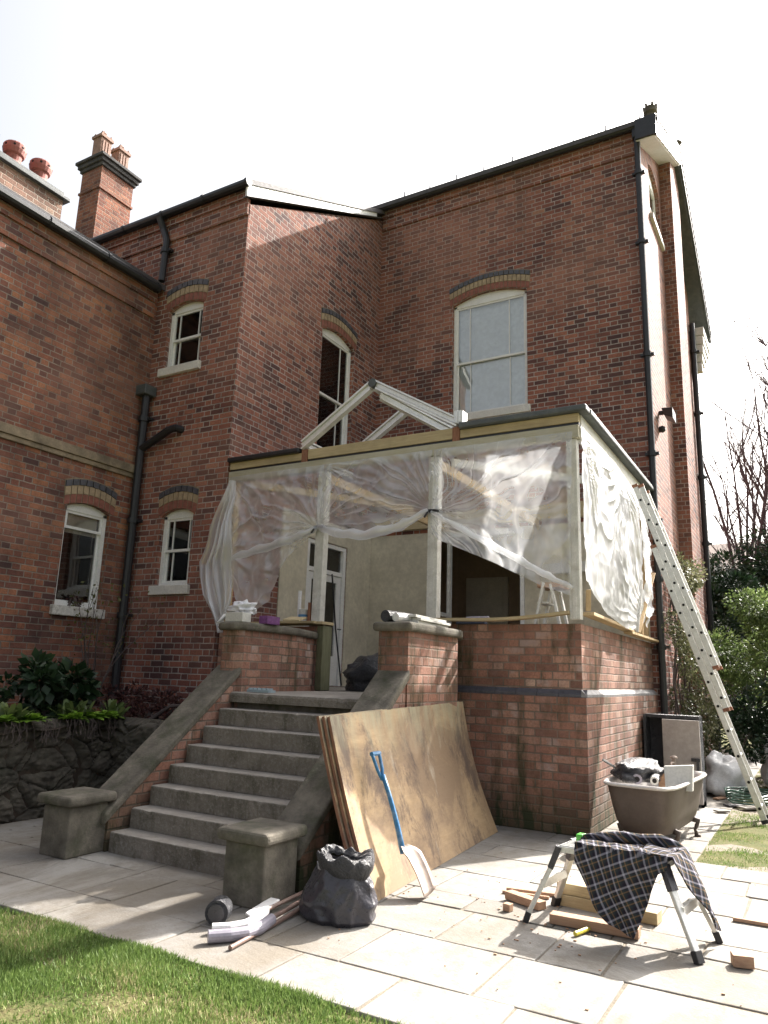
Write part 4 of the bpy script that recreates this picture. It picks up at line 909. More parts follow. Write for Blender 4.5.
def side(s_,t):       # flap over the right-hand end, longest at the far corner
    v0=-.15+.31*s_; hang=lerpk(s_,[0,.15,.4,.75,1],[.05,.12,.26,.40,.44]); d=t*(.22+hang)
    if d<.22: u=.16+d; z=.492+.014*abs(math.sin(16*v0+12*d))+.012*noise.noise(Vector((v0*9,d*9,1))); v=v0
    else:
        h=d-.22; k=min(1,h*6); f=.022*math.sin(26*v0+4*h)+.016*noise.noise(Vector((v0*8,h*6,5)))
        u=.385+.34*h+f*k+.02*k; z=.487-h*.93; v=v0*(1+.25*h)+.03*k*math.sin(6*h+1)*.4
    return HP(u,v,z),(d+.3,v0+.5)
addgrid(side,50,70)
n_1=len(m.v)
m.tube([HP(-.22,.02,.50),HP(-.12,.06,.512),HP(.0,.11,.52),(HP(.10,.15,.515)),HP(.22,.16,.525),HP(.33,.15,.50),HP(.38,.15,.46)],[.016,.026,.032,.03,.036,.03,.015],12)
for p in m.v[n_1:]: uvs.append((p[0]*.8+p[2],p[1]+p[2]*.5))
o=obj('tartan_blanket',m,M['tartan'],None,base=HP(.2,0,.46),smooth=True,uvs=uvs,fix=False,solid=.009); tag(o,'dark tartan blanket thrown bunched over right half of the low platform','blanket')
# --- roll top bath
bt=thing('bath','old cast iron bath on claw feet with dirty brown outside','bath',(.6,.35,0))
BA=R(-4); 
def BT(u,v,z): return (.585+u*math.cos(BA)-v*math.sin(BA),.38+u*math.sin(BA)+v*math.cos(BA),z)
def bsec(a,k,rx,ry,z):   # superellipse plan
    c,s=math.cos(a),math.sin(a); e=.34; 
    return BT(math.copysign(abs(c)**e,c)*rx*.90,math.copysign(abs(s)**e,s)*ry*1.04,z)
M['iron_brown']=simple('brown_painted_iron',(.10,.076,.062),.6,var=.2,scale=5,bump=.2,dirt=(.08,.055,.045),dirtamt=.6)
M['enamel']=simple('worn_enamel',(.58,.55,.52),.3,var=.06,scale=5,bump=.03,dirt=(.35,.28,.22),dirtamt=.5)
m=MB(); prof=[(.20,.55,.13),(.25,.62,.15),(.29,.68,.25),(.32,.72,.38),(.345,.755,.52),(.35,.77,.55)]
m.grid(lambda u,v:bsec(2*math.pi*u,0,*[np.interp(v*5,range(6),[p[i] for p in prof]) for i in range(3)]),64,15); bs=obj('shell',m,M['iron_brown'],bt,smooth=True,fix=False)
m=MB(); m.add([bsec(2*math.pi*i/64,0,.20,.55,.13) for i in range(64)],[tuple(range(64))]); obj('underside',m,M['iron_brown'],bs)
pr2=[(.345,.76,.548),(.375,.80,.556),(.385,.81,.572),(.372,.795,.586),(.34,.755,.582),(.32,.73,.56),(.29,.68,.35),(.22,.58,.20),(.0,.0,.17)]
m=MB(); m.grid(lambda u,v:bsec(2*math.pi*u,0,*[np.interp(v*8,range(9),[p[i] for p in pr2]) for i in range(3)]),64,32); obj('enamel_lining',m,M['enamel'],bt,smooth=True,fix=False)
for s in (-1,1):
    for t in (-1,1):
        m=MB(); a=Vector(BT(s*.20,t*.40,.17)); b=Vector(BT(s*.27,t*.42,.15)); c=Vector(BT(s*.235,t*.42,.06)); d=Vector(BT(s*.255,t*.43,.0)); m.tube([a,b,(b+c)/2+Vector((0,0,0)),c,d],[.03,.03,.02,.014,.026],9); m.lathe([(.032,0),(.03,.018),(.012,.03)],tuple(d),10)
        obj('claw_foot',m,M['iron_brown'],bt,smooth=True)
# bath contents
def roll(label,a,b,r,mat,dark_end=True):
    m=MB(); m.tube([a,b],r,14); o=obj('roll',m,M[mat],None,base=a); tag(o,label,'roll','rolls of material in the bath')
    if dark_end:
        d=(Vector(a)-Vector(b)).normalized(); q=MB(); q.tube([Vector(a)+d*.0015,Vector(a)+d*.003],r*.55,12); obj('dark_end_disc',q,M['dark'],o)  # dark disc on a closed tube, painted as the shade of a hollow
roll('pale rolled sheet, left one of the two in the bath',BT(-.02,-.66,.615),BT(-.16,-.2,.64),.045,'lilac')
roll('pale rolled sheet, right one of the two in the bath',BT(.12,-.60,.61),BT(.0,-.12,.64),.038,'card')
m=blob(BT(-.12,-.32,.57),(.22,.36,.11),3,.35,2.0); tag(obj('bin_bag',m,M['bag'],None,base=BT(-.12,-.3,.57),smooth=True,fix=False),'crumpled black plastic bag lying over the rolls in the bath','bag')
m=MB(); m.hexa([BT(*p) for p in ((.14,-.30,.50),(.36,-.20,.50),(.36,-.14,.50),(.14,-.24,.50),(.12,-.24,.71),(.36,-.13,.73),(.36,-.07,.73),(.12,-.18,.71))]); tag(obj('insulation_board',m,M['card'],None,base=BT(.2,-.25,.55),bevel=.004),'white block of board standing up inside the bath','board')
m=MB(); m.box(.04,.13,-.15,-.05,.5,.66,BT); tag(obj('carton',m,M['redwood'],None,base=BT(.1,-.1,.5),bevel=.004),'small brown carton in the bath beside white block','box')
m=MB(); m.lathe([(.02,0),(.025,.03),(.018,.09),(.018,.11),(.04,.12),(.04,.135),(.012,.15)],BT(.0,.70,.585),14); m.tube([BT(0,.70,.66),BT(0,.58,.67),BT(0,.55,.65)],.012,8); obj('tap',m,M['steel'],bt,smooth=False)
plank('thin grey stick poking out over the rim of bath',BT(-.28,-.1,.58),BT(-.40,-.45,.74),.02,.02,'ladder','stick',None,'stick')
# --- ladder
ld=thing('ladder','long triple-section aluminium ladder leaning on the conservatory eaves','ladder',(1.42,2,0))
Lf=Vector((1.412,1.98,.02)); D=Vector((-.33,0,1)).normalized(); Lt=Lf+D*4.15; LL=4.15; Nn=Vector((D.z,0,-D.x)).normalized()
if Nn.x<0: Nn=-Nn
for k,(s0,s1,off) in enumerate(((0,3.32,.02),(1.22,LL,.09),(1.70,LL-.03,.16))):
    base=Lf+Nn*(off-.02)
    if k>0: base=base-Nn*.0
    for t,yo in enumerate((0,.38)):
        m=MB(); a=base+D*s0+Vector((0,yo,0)); b=base+D*s1+Vector((0,yo,0)); m.beam(a,b,.026,.066,up=Nn); stl=obj('stile',m,M['ladder'],ld,bevel=.006)
        for q_,p in ((0,a),(1,b)):
            c=MB(); e=D*(.03 if q_==0 else -.03); c.beam(p-e*.35,p+e,.032,.072,up=Nn); obj('end_cap',c,M['rubber' if q_==0 and k==0 else 'plyedge'],stl)
    i=0; s=s0+.15
    while s<s1-.08:
        c=base+D*s; m=MB(); m.tube([c+Vector((0,-.012,0)),c+Vector((0,.392,0))],.017,8); ru=obj('rung',m,M['ladder'],ld)
        q=MB(); q.tube([c+Vector((0,-.0165,0)),c+Vector((0,-.0145,0))],.0165,10); obj('rung_end',q,M['dark'],ru)
        s+=.285; i+=1
# --- cabinet behind the bath
cb=thing('old_cabinet','old black cabinet with a pale grey door standing behind bath','cabinet',(.35,2.9,0))
m=MB(); m.box(.03,.70,2.95,3.0,0,1.08); m.box(.03,.06,2.65,2.948,0,1.08); m.box(.67,.70,2.72,2.948,0,1.06); m.box(.03,.70,2.70,2.948,1.052,1.09); m.box(.03,.70,2.72,2.948,0,.06); obj('carcass',m,M['bag'],cb)
m=MB(); m.box(.27,.71,2.60,2.635,.05,1.04); dr=obj('door',m,simple('grey_board',(.36,.33,.31),.7,var=.12,scale=3,dirt=(.2,.17,.15)),cb,bevel=.004)
m=MB(); m.box(.60,.70,2.575,2.598,.55,.59); m.box(.66,.69,2.57,2.598,.38,.58); obj('latch',m,M['bag'],dr)
# --- things on the piers / sill
zc=1.966
m=blob((-3.33,-1.42,zc+.10),(.14,.10,.08),11,.6,2.4); tag(obj('carrier_bag',m,simple('white_carrier',(.78,.78,.80),.4,var=.05,bump=.5,scale=20),None,base=(-3.33,-1.42,zc),smooth=True,fix=False),'crumpled white carrier bag on top of the left pier','bag')
m=MB(); m.tube([(-3.42,-1.45,zc+.10),(-3.50,-1.52,zc+.08),(-3.52,-1.6,zc+.0)],[.03,.022,.012],8)
tag(obj('cloth_strap',m,M['upvc'],None,base=(-3.42,-1.45,zc),smooth=True),'white strap trailing off the left pier cap','strap')
m=MB(); m.box(-3.29,-3.06,-1.74,-1.60,zc,zc+.095); tag(obj('paper_box',m,M['card'],None,base=(-3.2,-1.7,zc),bevel=.004),'plain white carton on the left pier cap','box')
m=MB(); m.box(-3.10,-2.99,-1.42,-1.20,zc,zc+.085); tag(obj('printed_box',m,M['purple'],None,base=(-3.05,-1.4,zc),bevel=.004),'small purple printed box on the left pier cap','box')
plank('pale board lying across left pier and window board',(-3.42,-.28,zc+.16),(-3.28,-.62,zc+.10),.2,.022,'tx','board',None,'board')
m=MB(); m.box(-3.95,-3.3,-.13,-.062,2.07,2.10) 
tag(obj('sill_plank',m,M['tx'],None,base=(-3.6,-.1,2.1),bevel=.004),'short yellow plank along the left window board','plank')
m=MB(); m.lathe([(.055,0),(.06,.15),(.062,.155),(.05,.16)],(-3.58,0.03,2.099),16); mg=obj('paint_pot',m,M['card'],None,base=(-3.58,.03,2.1),smooth=False); tag(mg,'white paint pot standing on the left window board','pot')
m=MB(); m.lathe([(.0605,0),(.0615,.03)],(-3.58,.03,2.16),16); obj('label_band',m,M['blue'],mg)
m=MB(); m.box(-3.49,-3.45,.0,.10,2.099,2.34); tag(obj('tin',m,M['plyedge'],None,base=(-3.47,.05,2.1)),'upright brown block beside the left door post','block')
m=MB(); m.tube([(-3.66,.05,2.1),(-3.67,.06,2.5)],.025,8); tag(obj('foam_can',m,M['upvc'],None,base=(-3.66,.05,2.1)),'tall white tube standing on left window board','tube')
zr=1.956
m=MB(); m.tube([(-1.40,-1.68,zr+.055),(-1.34,-1.30,zr+.055)],.055,16); o=obj('felt_roll',m,M['bag'],None,base=(-1.37,-1.5,zr)); tag(o,'black roll of felt on the right pier cap','roll')
m=MB(); m.tube([(-1.30,-1.66,zr+.045),(-1.27,-1.45,zr+.05)],.04,12); tag(obj('paper_roll',m,M['upvc'],None,base=(-1.3,-1.6,zr)),'small white roll beside black felt on the right pier','roll')
for i,(dx,l) in enumerate(((0,'lowest of three white strips stacked on the right pier'),(.02,'middle of three white strips stacked on the right pier'),(-.015,'topmost of three white strips stacked on the right pier'))):
    m=MB(); m.hexa([Vector(p)+Vector((dx,dx,.027*i+.001*i)) for p in ((-1.27+.02,-1.50,zr),(-1.17+.02,-1.50,zr),(-1.20,-.72,zr),(-1.32,-.72,zr),(-1.25,-1.50,zr+.025),(-1.15,-1.50,zr+.025),(-1.20,-.72,zr+.025),(-1.32,-.72,zr+.025))]); tag(obj('white_strip',m,M['card'],None,base=(-1.25,-1,zr),bevel=.003),l,'strip','white strips on the right pier')
# bowed sill plank front right
m=MB(); K=14; P0=[]
for i in range(K+1):
    t=i/K; x=-1.82+t*1.68; z=2.10+.035*(1-math.sin(math.pi*min(1,t*1.25)*.5))*.3+.07*max(0,t-.45)**1.6/.38; P0.append((x,z))
for (xa,za),(xb,zb_) in zip(P0,P0[1:]):
    m.hexa([(xa,-.09,za-.016),(xb,-.09,zb_-.016),(xb,.04,zb_-.016),(xa,.04,za-.016),(xa,-.09,za+.016),(xb,-.09,zb_+.016),(xb,.04,zb_+.016),(xa,.04,za+.016)])
bm_=bmesh.new(); 
tag(obj('sill_plank',m,M['tx'],None,base=(-1,-.03,2.1)),'long yellow plank bowing up at one end on the right front wall','plank'); bm_.free()
plank('pale plank slanting down along top of sunlit side wall, near half',(.0,.15,2.17),(.0,2.2,2.13),.13,.035,'ty','plank','planks on the side wall','side_plank')
plank('pale plank slanting down along top of sunlit side wall, far half',(.02,2.0,2.095),(.02,3.9,2.085),.11,.03,'ty','plank','planks on the side wall','side_plank')
plank('offcut standing at foot of corner post on the side wall',(.0,.16,2.20),(.02,.12,2.42),.05,.03,'tz','offcut',None,'offcut')
plank('broken lath leaning on loose plastic behind the ladder',(.08,2.30,2.11),(.09,3.55,3.05),.06,.014,'tz','lath',None,'lath')
plank('second lath leaning beside the broken one on the side wall',(.09,2.2,2.11),(.07,2.75,2.85),.04,.014,'white_old','lath',None,'lath')
# inside
for k,(c,r_,l) in enumerate((((-2.98,.75,ZF),(.33,.3,.26),'left of two slumped black bin bags inside doorway'),((-2.42,.8,ZF),(.24,.22,.32),'taller right one of two black bin bags inside doorway'))):
    m=blob(c,r_,20+k*7,.4,1.5); tag(obj('bin_bag',m,M['bag'],None,base=c,smooth=True,fix=False),l,'bag','bin bags inside the doorway')
m=MB(); m.box(-2.95,-2.68,-1.72,-1.60,ZF+.004,ZF+.028); 
for i in range(5): m.box(-2.94+.055*i,-2.925+.055*i,-1.71,-1.61,ZF+.028,ZF+.045)
tag(obj('boot_scraper',m,simple('pale_blue_metal',(.30,.38,.42),.5),None,base=(-2.8,-1.66,ZF)),'flat pale blue metal boot scraper on the top step','boot scraper')
m=MB(); m.tube([(-4.90,2.6,3.1),(-4.86,2.72,2.2),(-4.75,2.8,1.28)],.014,8); tag(obj('cable',m,M['rubber'],None,base=(-3.5,1.3,1.27)),'thin black cable hanging in front of white door','cable')
ht=thing('step_ladder','small aluminium steps folded open inside behind right front wall','step ladder',(-.7,1.0,ZF))
for s in (0,.32):
    m=MB(); m.beam((-1.02,.95+s,ZF),(-.72,.95+s,2.62),.07,.03,up=(1,0,0)); obj('stile',m,M['ladder'],ht)
    m=MB(); m.beam((-.36,.95+s,ZF),(-.64,.95+s,2.60),.05,.03,up=(1,0,0)); obj('rear_leg',m,M['ladder'],ht)
m=MB(); m.box(-.80,-.52,.93,1.29,2.56,2.62); obj('top_step',m,M['redwood'],ht)
for i in range(4):
    z=ZF+.28*(i+1); x=-1.02+.3*(z-ZF)/1.36; m=MB(); m.box(x-.04,x+.07,.965,1.255,z-.012,z+.012); obj('tread',m,M['ladder'],ht)
m=MB(); m.box(-1.5,-1.15,.12,.22,2.065,2.12); tag(obj('tool_tray',m,M['navy'],None,base=(-1.3,.17,2.07),bevel=.01),'dark blue tool tray behind the right front plank','tray')
m=MB(); m.tube([(-1.38,.16,2.135),(-1.12,.18,2.14)],.02,8); tag(obj('sealant_tube',m,M['lilac'],None,base=(-1.3,.17,2.13)),'grey tube lying over the dark blue tray','tube')
# debris on the far right
for k,(c,r_,l) in enumerate((((.80,4.2,0),(.28,.4,.30),'white plastic sack slumped beyond the old cabinet'),((1.42,5.4,0),(.2,.35,.42),'second pale sack under bushes at right edge'))):
    m=blob(c,r_,40+k,.45,1.4); tag(obj('white_sack',m,simple('dirty_white_sack',(.50,.50,.50),.5,var=.2,bump=.6,scale=9),None,base=c,smooth=True,fix=False),l,'sack')
m=MB(); P=[]
for i in range(90):
    a=i*.33; P.append((1.22+.30*math.cos(a)+.05*math.sin(i),3.45+.42*math.sin(a)+.06*math.cos(i*1.7),.02+.0016*i+.02*abs(math.sin(i*1.3))))
m.tube(P,.011,6); tag(obj('garden_hose',m,simple('green_hose',(.05,.11,.08),.4),None,base=(1.2,3.4,0)),'tangled dark green garden hose on ground beyond ladder foot','hose')
for i in range(4):
    plank(['broken slate lying at end of the path','flat stone flag lying beside the hose','weathered plank end on the path beyond the bath','pale tile fragment beside the cabinet foot'][i],[(.92,3.0,.02),(1.1,2.9,.025),(.75,3.5,.02),(.86,2.45,.02)][i],[(1.08,3.15,.02),(1.3,3.1,.025),(.95,4.1,.02),(.98,2.55,.02)][i],[.12,.16,.08,.1][i],.02,['slate','slab','redwood','slab'][i],'fragment',None,['slate_piece','stone_flag','plank_end','tile_piece'][i])
m=MB(); 
for i in range(26):
    x,y=rr.uniform(-4.4,-3.5),rr.uniform(-3.3,-2.0); s=.02; m.add([(x,y,.004),(x+s,y+.006,.006),(x+s*1.6,y+s,.005),(x+.3*s,y+s,.008)],[(0,1,2,3)])
tag(obj('fallen_leaves',m,M['rubble'],None,base=(-4,-2.6,0),fix=False),'few dead leaves swept against the retaining wall foot','leaves',None,'stuff')
# ---------------------------------------------------------------- plants
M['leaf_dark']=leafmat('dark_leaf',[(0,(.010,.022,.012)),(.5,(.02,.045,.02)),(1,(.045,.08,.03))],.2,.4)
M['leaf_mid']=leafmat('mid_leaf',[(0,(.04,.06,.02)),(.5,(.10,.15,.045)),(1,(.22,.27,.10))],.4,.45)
M['leaf_bright']=leafmat('bright_leaf',[(0,(.10,.20,.02)),(.6,(.20,.36,.04)),(1,(.30,.42,.08))],.4)
M['leaf_red']=leafmat('maroon_leaf',[(0,(.03,.015,.015)),(.6,(.08,.03,.03)),(1,(.13,.07,.04))],.3)
M['leaf_olive']=leafmat('olive_leaf',[(0,(.05,.05,.015)),(.6,(.10,.11,.03)),(1,(.16,.17,.06))],.4)
M['leaf_ivy']=leafmat('ivy_leaf',[(0,(.04,.05,.02)),(.5,(.11,.12,.055)),(1,(.30,.29,.17))],.3,.4)
M['bark']=simple('grey_bark',(.09,.07,.065),.95,var=.4,scale=14,bump=.8)
M['bark2']=simple('purple_twig_bark',(.12,.085,.095),.9,var=.3,scale=14)
def leaves(pts,size,seed,mat,name,parent,droop=.3,asp=.5,spread=None):
    r=np.random.default_rng(seed); P=np.asarray(pts,dtype=np.float64); n_=len(P); s=size*r.uniform(.55,1.35,n_)[:,None]
    d=r.normal(size=(n_,3)); d[:,2]-=droop; d/=np.linalg.norm(d,axis=1,keepdims=True); q=r.normal(size=(n_,3)); sd=np.cross(d,q); sd/=np.linalg.norm(sd,axis=1,keepdims=True)
    nn=np.cross(d,sd)
    a=P; b=P+d*s*.5+sd*s*asp*.5+nn*s*.08; c=P+d*s; e=P+d*s*.5-sd*s*asp*.5+nn*s*.08
    Vv=np.stack([a,b,c,e],1).reshape(-1,3)-np.array(BASE[parent.name]); me=bpy.data.meshes.new(name)
    me.vertices.add(len(Vv)); me.vertices.foreach_set('co',Vv.astype(np.float32).ravel()); me.loops.add(len(Vv)); me.loops.foreach_set('vertex_index',np.arange(len(Vv),dtype=np.int32)); me.polygons.add(n_); me.polygons.foreach_set('loop_start',np.arange(0,len(Vv),4,dtype=np.int32)); me.polygons.foreach_set('loop_total',np.full(n_,4,np.int32)); me.update(calc_edges=True)
    o=bpy.data.objects.new(name,me); COL.objects.link(o); o.parent=parent; me.materials.append(M[mat]); return o
def cloud(clumps,n_,seed,sh=.55):
    r=np.random.default_rng(seed); cl=np.array(clumps,dtype=float); w=cl[:,3]*cl[:,4]*cl[:,5]; w=w**.8; w/=w.sum(); k=r.choice(len(cl),n_,p=w)
    d=r.normal(size=(n_,3)); d/=np.linalg.norm(d,axis=1,keepdims=True); rad=r.uniform(0,1,n_)**(1/3)*.35+.65*r.uniform(.45,1.15,n_)
    return cl[k,:3]+d*rad[:,None]*cl[k,3:6]
def clumpset(c,ext,k,rad,seed):
    r=random.Random(seed); out=[]
    for i in range(k):
        a=r.uniform(0,6.283); q=r.random()**.5; z=r.uniform(-1,1); s=math.sqrt(max(.1,1-z*z*.7)); f=r.uniform(.6,1.35)*rad
        out.append((c[0]+ext[0]*q*s*math.cos(a),c[1]+ext[1]*q*s*math.sin(a),c[2]+ext[2]*z,f,f,f*.75))
    return out
def bush(name,label,cat,base,c,ext,k,rad,n_,size,mat,seed,group=None,asp=.5,trunks=4):
    t=thing(name,label,cat,base,group); cl=clumpset(c,ext,k,rad,seed)
    leaves(cloud(cl,n_,seed),size,seed,mat,'foliage',t,asp=asp)
    m=MB(); r=random.Random(seed)
    for i in range(trunks):
        q=cl[r.randrange(len(cl))]; b=Vector(base)+Vector((r.uniform(-.1,.1),r.uniform(-.1,.1),-.05)); e=Vector(q[:3]); md=b.lerp(e,.5)+Vector((r.uniform(-.1,.1),r.uniform(-.1,.1),.1)); m.tube([b,md,e],[.03,.02,.008] if ext[2]<2 else [.14,.09,.03],6)
    obj('stems' if ext[2]<2 else 'trunk',m,M['bark'],t); return t
g='shrubs crowding the right-hand border'
bush('shrub','bright leafy shrub behind ladder, topmost foliage sunlit','shrub',(1.15,7,0),(1.15,7,1.85),(.85,1.0,1.2),34,.34,15000,.065,'leaf_mid',1,g)
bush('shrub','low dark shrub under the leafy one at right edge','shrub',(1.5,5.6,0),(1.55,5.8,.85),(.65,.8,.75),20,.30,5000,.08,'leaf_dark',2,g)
bush('shrub','broad green shrub beyond side lawn at the far right','shrub',(3.2,6.5,0),(3.2,6.6,1.4),(1.3,1.1,1.3),30,.4,8000,.09,'leaf_mid',3,g)
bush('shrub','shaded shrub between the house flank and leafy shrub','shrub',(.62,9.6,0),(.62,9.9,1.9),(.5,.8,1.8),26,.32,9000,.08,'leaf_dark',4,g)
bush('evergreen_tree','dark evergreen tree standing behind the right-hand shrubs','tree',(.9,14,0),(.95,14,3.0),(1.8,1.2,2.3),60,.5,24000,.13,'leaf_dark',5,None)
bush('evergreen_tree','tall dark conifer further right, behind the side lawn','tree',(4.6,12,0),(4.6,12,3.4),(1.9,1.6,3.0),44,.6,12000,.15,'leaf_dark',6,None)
# bare tree with upright limbs
def bare(label,base,h,seed,spread=.25,n0=7):
    t=thing('bare_tree',label,'tree',base,'bare trees beyond the garden'); r=random.Random(seed); m=MB(); tw=MB()
    b=Vector(base)
    m.tube([b,b+Vector((.03,0,h*.12)),b+Vector((0,.05,h*.3))],[.20,.16,.12],8)
    def limb(p,d,l,rad,lev):
        P=[p]; q=p.copy(); dd=d.copy(); k=5
        for i in range(k):
            dd=(dd+Vector((r.gauss(0,.07),r.gauss(0,.07),.06))).normalized(); q=q+dd*l/k; P.append(q.copy())
        (m if lev<2 else tw).tube(P,[rad*(1-.75*i/k) for i in range(k+1)],6 if lev<2 else 3,cap=False)
        if lev<3:
            for j in range((0,11,10,6)[lev+1] if lev<2 else 5):
                i=r.randrange(1,k+1) ; s=P[i]; a=r.uniform(0,6.283); o=Vector((math.cos(a),math.sin(a),r.uniform(.3,1.3))).normalized(); limb(s,(dd*.6+o).normalized(),l*r.uniform(.22,.42),rad*.33,lev+1)
    for i in range(n0):
        a=6.283*i/n0+r.uniform(-.3,.3); s=b+Vector((0,0,h*r.uniform(.12,.3))); limb(s,Vector((math.cos(a)*spread,math.sin(a)*spread,1)).normalized(),h*r.uniform(.55,.78),.06,0)
    obj('trunk',m,M['bark2'],t); obj('twigs',tw,M['bark2'],t)
bare('bare upright tree rising behind dark evergreen, left one',(.55,15.5,0),9.8,3,.10,9)
bare('taller bare tree at right edge behind the evergreen',(1.75,15,0),11.7,8,.09,10)
# neighbouring house roof in distance
nh=thing('neighbour_house','distant house with brown tiled roof just visible behind the trees','house',(-2,34,0))
m=MB(); m.box(-9,5,31,39,0,6.8); obj('wall',m,M['brick'],nh)
m=MB(); m.prism([(30.6,6.8),(35,8.9),(39.4,6.8),(39.4,6.7),(35,8.75),(30.6,6.7)],(-9.4,5.4),lambda a,b,h:(h,a,b)); obj('roof',m,simple('brown_tiles',(.16,.11,.085),.85,var=.3,scale=5),nh)
# climber on the flank wall
cl=thing('wall_climber','tangled climbing shrub on house flank behind the ladder','climber',(.35,4.6,0))
r=random.Random(12); cs=[]
for i in range(46):
    z=r.uniform(.2,3.3); y=r.uniform(4.05,6.2)-.15*z; cs.append((.24+r.uniform(0,.3),y,z,.16,.24,.22))
leaves(cloud(cs,9000,12),.050,12,'leaf_ivy','foliage',cl,asp=.6)
m=MB()
for i in range(9):
    y=4.1+i*.17; P=[(.2,y,0)]
    for k in range(7): P.append((.17+r.uniform(0,.12),y+r.uniform(-.2,.2),.5*(k+1)))
    m.tube(P,.014,5)
obj('stems',m,M['bark'],cl)
# bed plants
def rosette(name,label,cat,c,n_,L,mat,seed,asp=.45,grp=None,up=.6):
    t=thing(name,label,cat,c,grp); r=random.Random(seed); m=MB()
    for i in range(n_):
        a=r.uniform(0,6.283); el=r.uniform(.15,1.3)*up; l=L*r.uniform(.6,1.2); b=Vector(c)+Vector((r.uniform(-.06,.06)*L*6,r.uniform(-.06,.06)*L*6,0)); d=Vector((math.cos(a)*math.cos(el),math.sin(a)*math.cos(el),math.sin(el))); s=Vector((-math.sin(a),math.cos(a),0))*l*asp*.5
        z1=b+d*l*.45; z2=b+d*l*.8-Vector((0,0,l*.08)); z3=b+d*l-Vector((0,0,l*.2))
        m.add([b-s*.2,b+s*.2,z1+s,z1-s,z2+s*.8,z2-s*.8,z3],[(0,1,2,3),(3,2,4,5),(5,4,6)])
    obj('foliage',m,M[mat],t,fix=False,smooth=True); return t
g='primrose clumps along the bed edge'
for i,(y,l) in enumerate(((-3.15,'bright green primrose clump at left picture edge'),(-2.85,'bright primrose clump just right of the edge one'),(-2.38,'middle bright primrose clump over the wall'),(-2.12,'bright primrose clump second from the steps'),(-1.92,'bright primrose clump nearest the steps'))):
    rosette('primrose',l,'plant',(-4.70+.03*(i%2),y,.93),70,.13,'leaf_bright',30+i,.55,g)
for i,(y,l) in enumerate(((-3.0,'leafy green fern clump trailing over wall at left picture edge'),(-2.25,'leafy green fern clump trailing over the middle of the wall'),(-1.75,'leafy fern clump in bed closest to the stone side wall'))):
    rosette('fern',l,'plant',(-4.83,y,.90),60,.26,'leaf_mid',50+i,.22,'ferns behind the primroses',1.0)
bush('hydrangea','glossy dark shrub beneath wing window in the bed','shrub',(-5.5,-2.1,.85),(-5.45,-2.15,1.18),(.40,.5,.28),16,.14,1000,.13,'leaf_dark',7,None,.6)
bush('low_shrub','dark red-leaved low shrub in the bed beside steps','shrub',(-4.9,-1.1,.85),(-4.7,-1.0,1.0),(.8,.45,.16),20,.15,2200,.055,'leaf_red',8,None,.5)
bush('low_shrub','dull maroon low shrub at foot of the drainpipe','shrub',(-5.9,-.8,.85),(-5.9,-.75,1.05),(.5,.4,.2),14,.15,1200,.05,'leaf_red',9,None,.5)
# thin straggly shrub
t=thing('straggly_shrub','thin half-bare shrub growing up before wing window sill','shrub',(-6.15,-1.0,.85)); m=MB(); r=random.Random(4); pts=[]
for i in range(9):
    P=[Vector((-6.15,-1.0,.85))]; d=Vector((r.uniform(-.15,.5),r.uniform(-.45,.6),1)).normalized()
    for k in range(7):
        d=(d+Vector((r.gauss(0,.14),r.gauss(0,.14),.03))).normalized(); P.append(P[-1]+d*.24)
        if k>2:
            for q in range(9): pts.append(P[-1]+Vector((r.gauss(0,.11),r.gauss(0,.11),r.gauss(0,.08))))
    m.tube(P,[.012-.0013*j for j in range(8)],5)
obj('stems',m,M['bark'],t); leaves(pts,.045,5,'leaf_olive','foliage',t,asp=.5)
m=MB(); 
for i in range(60):
    y=-3.3+r.random()*1.4; z=.93; P=[(-4.60,y,z)]
    for k in range(3): P.append((-4.585+.01*k+r.uniform(-.01,.015),P[-1][1]+r.uniform(-.04,.04),P[-1][2]-r.uniform(.03,.09)))
    m.tube(P,.003,3)
tag(obj('trailing_stems',m,M['bark'],None,base=(-4.6,-2.6,.9)),'dry trailing stems hanging over the retaining wall','plant stems',None,'stuff')
bush('potted_flower','low sprig of red flowers on the wing window sill','plant',(-6.8,-.9,2.26),(-6.85,-.95,2.33),(.03,.15,.05),5,.05,160,.04,'leaf_red',14,None,.6,2)
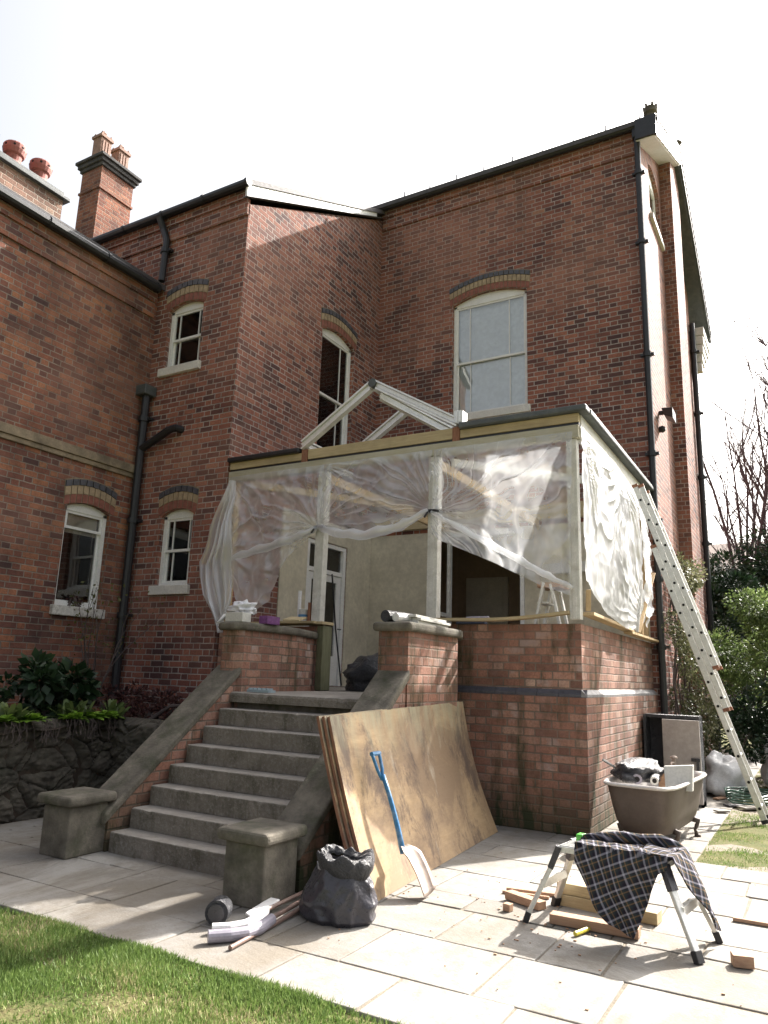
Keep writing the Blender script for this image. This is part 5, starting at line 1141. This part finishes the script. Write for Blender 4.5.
cam=bpy.data.cameras.new('camera'); co=bpy.data.objects.new('camera',cam); COL.objects.link(co); S.camera=co
Rm=[[0.8681810467470434,0.4951962059567959,0.032286029102423855],[-0.07929070113714845,0.20264899248635976,-0.9760360498247195],[-0.48987208001925076,0.844816017515209,0.21520046878981175]]
C_=(2.013272649182145,-7.6519307409289405,1.48)
mt=Matrix(((Rm[0][0],-Rm[1][0],-Rm[2][0],C_[0]),(Rm[0][1],-Rm[1][1],-Rm[2][1],C_[1]),(Rm[0][2],-Rm[1][2],-Rm[2][2],C_[2]),(0,0,0,1)))
co.matrix_world=mt
cam.sensor_fit='AUTO'; cam.sensor_width=36; cam.lens=36*737/1024; cam.clip_start=.05; cam.clip_end=1000
rr_=.31; k_=.83
d=Vector((rr_,1,k_)).normalized(); el=math.asin(d.z); az=math.atan2(rr_,1)
w=bpy.data.worlds.new('World'); S.world=w; w.use_nodes=True; nt=w.node_tree
sk=nt.nodes.new('ShaderNodeTexSky'); sk.sky_type='NISHITA'; sk.sun_disc=False; sk.sun_elevation=el; sk.sun_rotation=az; sk.air_density=1.0; sk.dust_density=10; sk.ozone_density=1
bg=nt.nodes['Background']; hs=nt.nodes.new('ShaderNodeHueSaturation'); hs.inputs['Saturation'].default_value=.35; nt.links.new(sk.outputs[0],hs.inputs['Color']); nt.links.new(hs.outputs[0],bg.inputs[0]); bg.inputs[1].default_value=.12
L=bpy.data.lights.new('sun','SUN'); L.energy=5.0; L.angle=R(.53); L.color=(1,.94,.87); lo=bpy.data.objects.new('sun',L); COL.objects.link(lo)
lo.rotation_euler=(-d).to_track_quat('-Z','Y').to_euler(); lo.location=(5,20,20)
S.view_settings.view_transform='Standard'; S.view_settings.look='None'; S.view_settings.exposure=1.6; S.view_settings.gamma=1; S.view_settings.use_curve_mapping=False
S.render.engine='CYCLES'; S.cycles.transparent_max_bounces=24; S.cycles.max_bounces=8; S.cycles.sample_clamp_indirect=8
S.render.resolution_x=768; S.render.resolution_y=1024
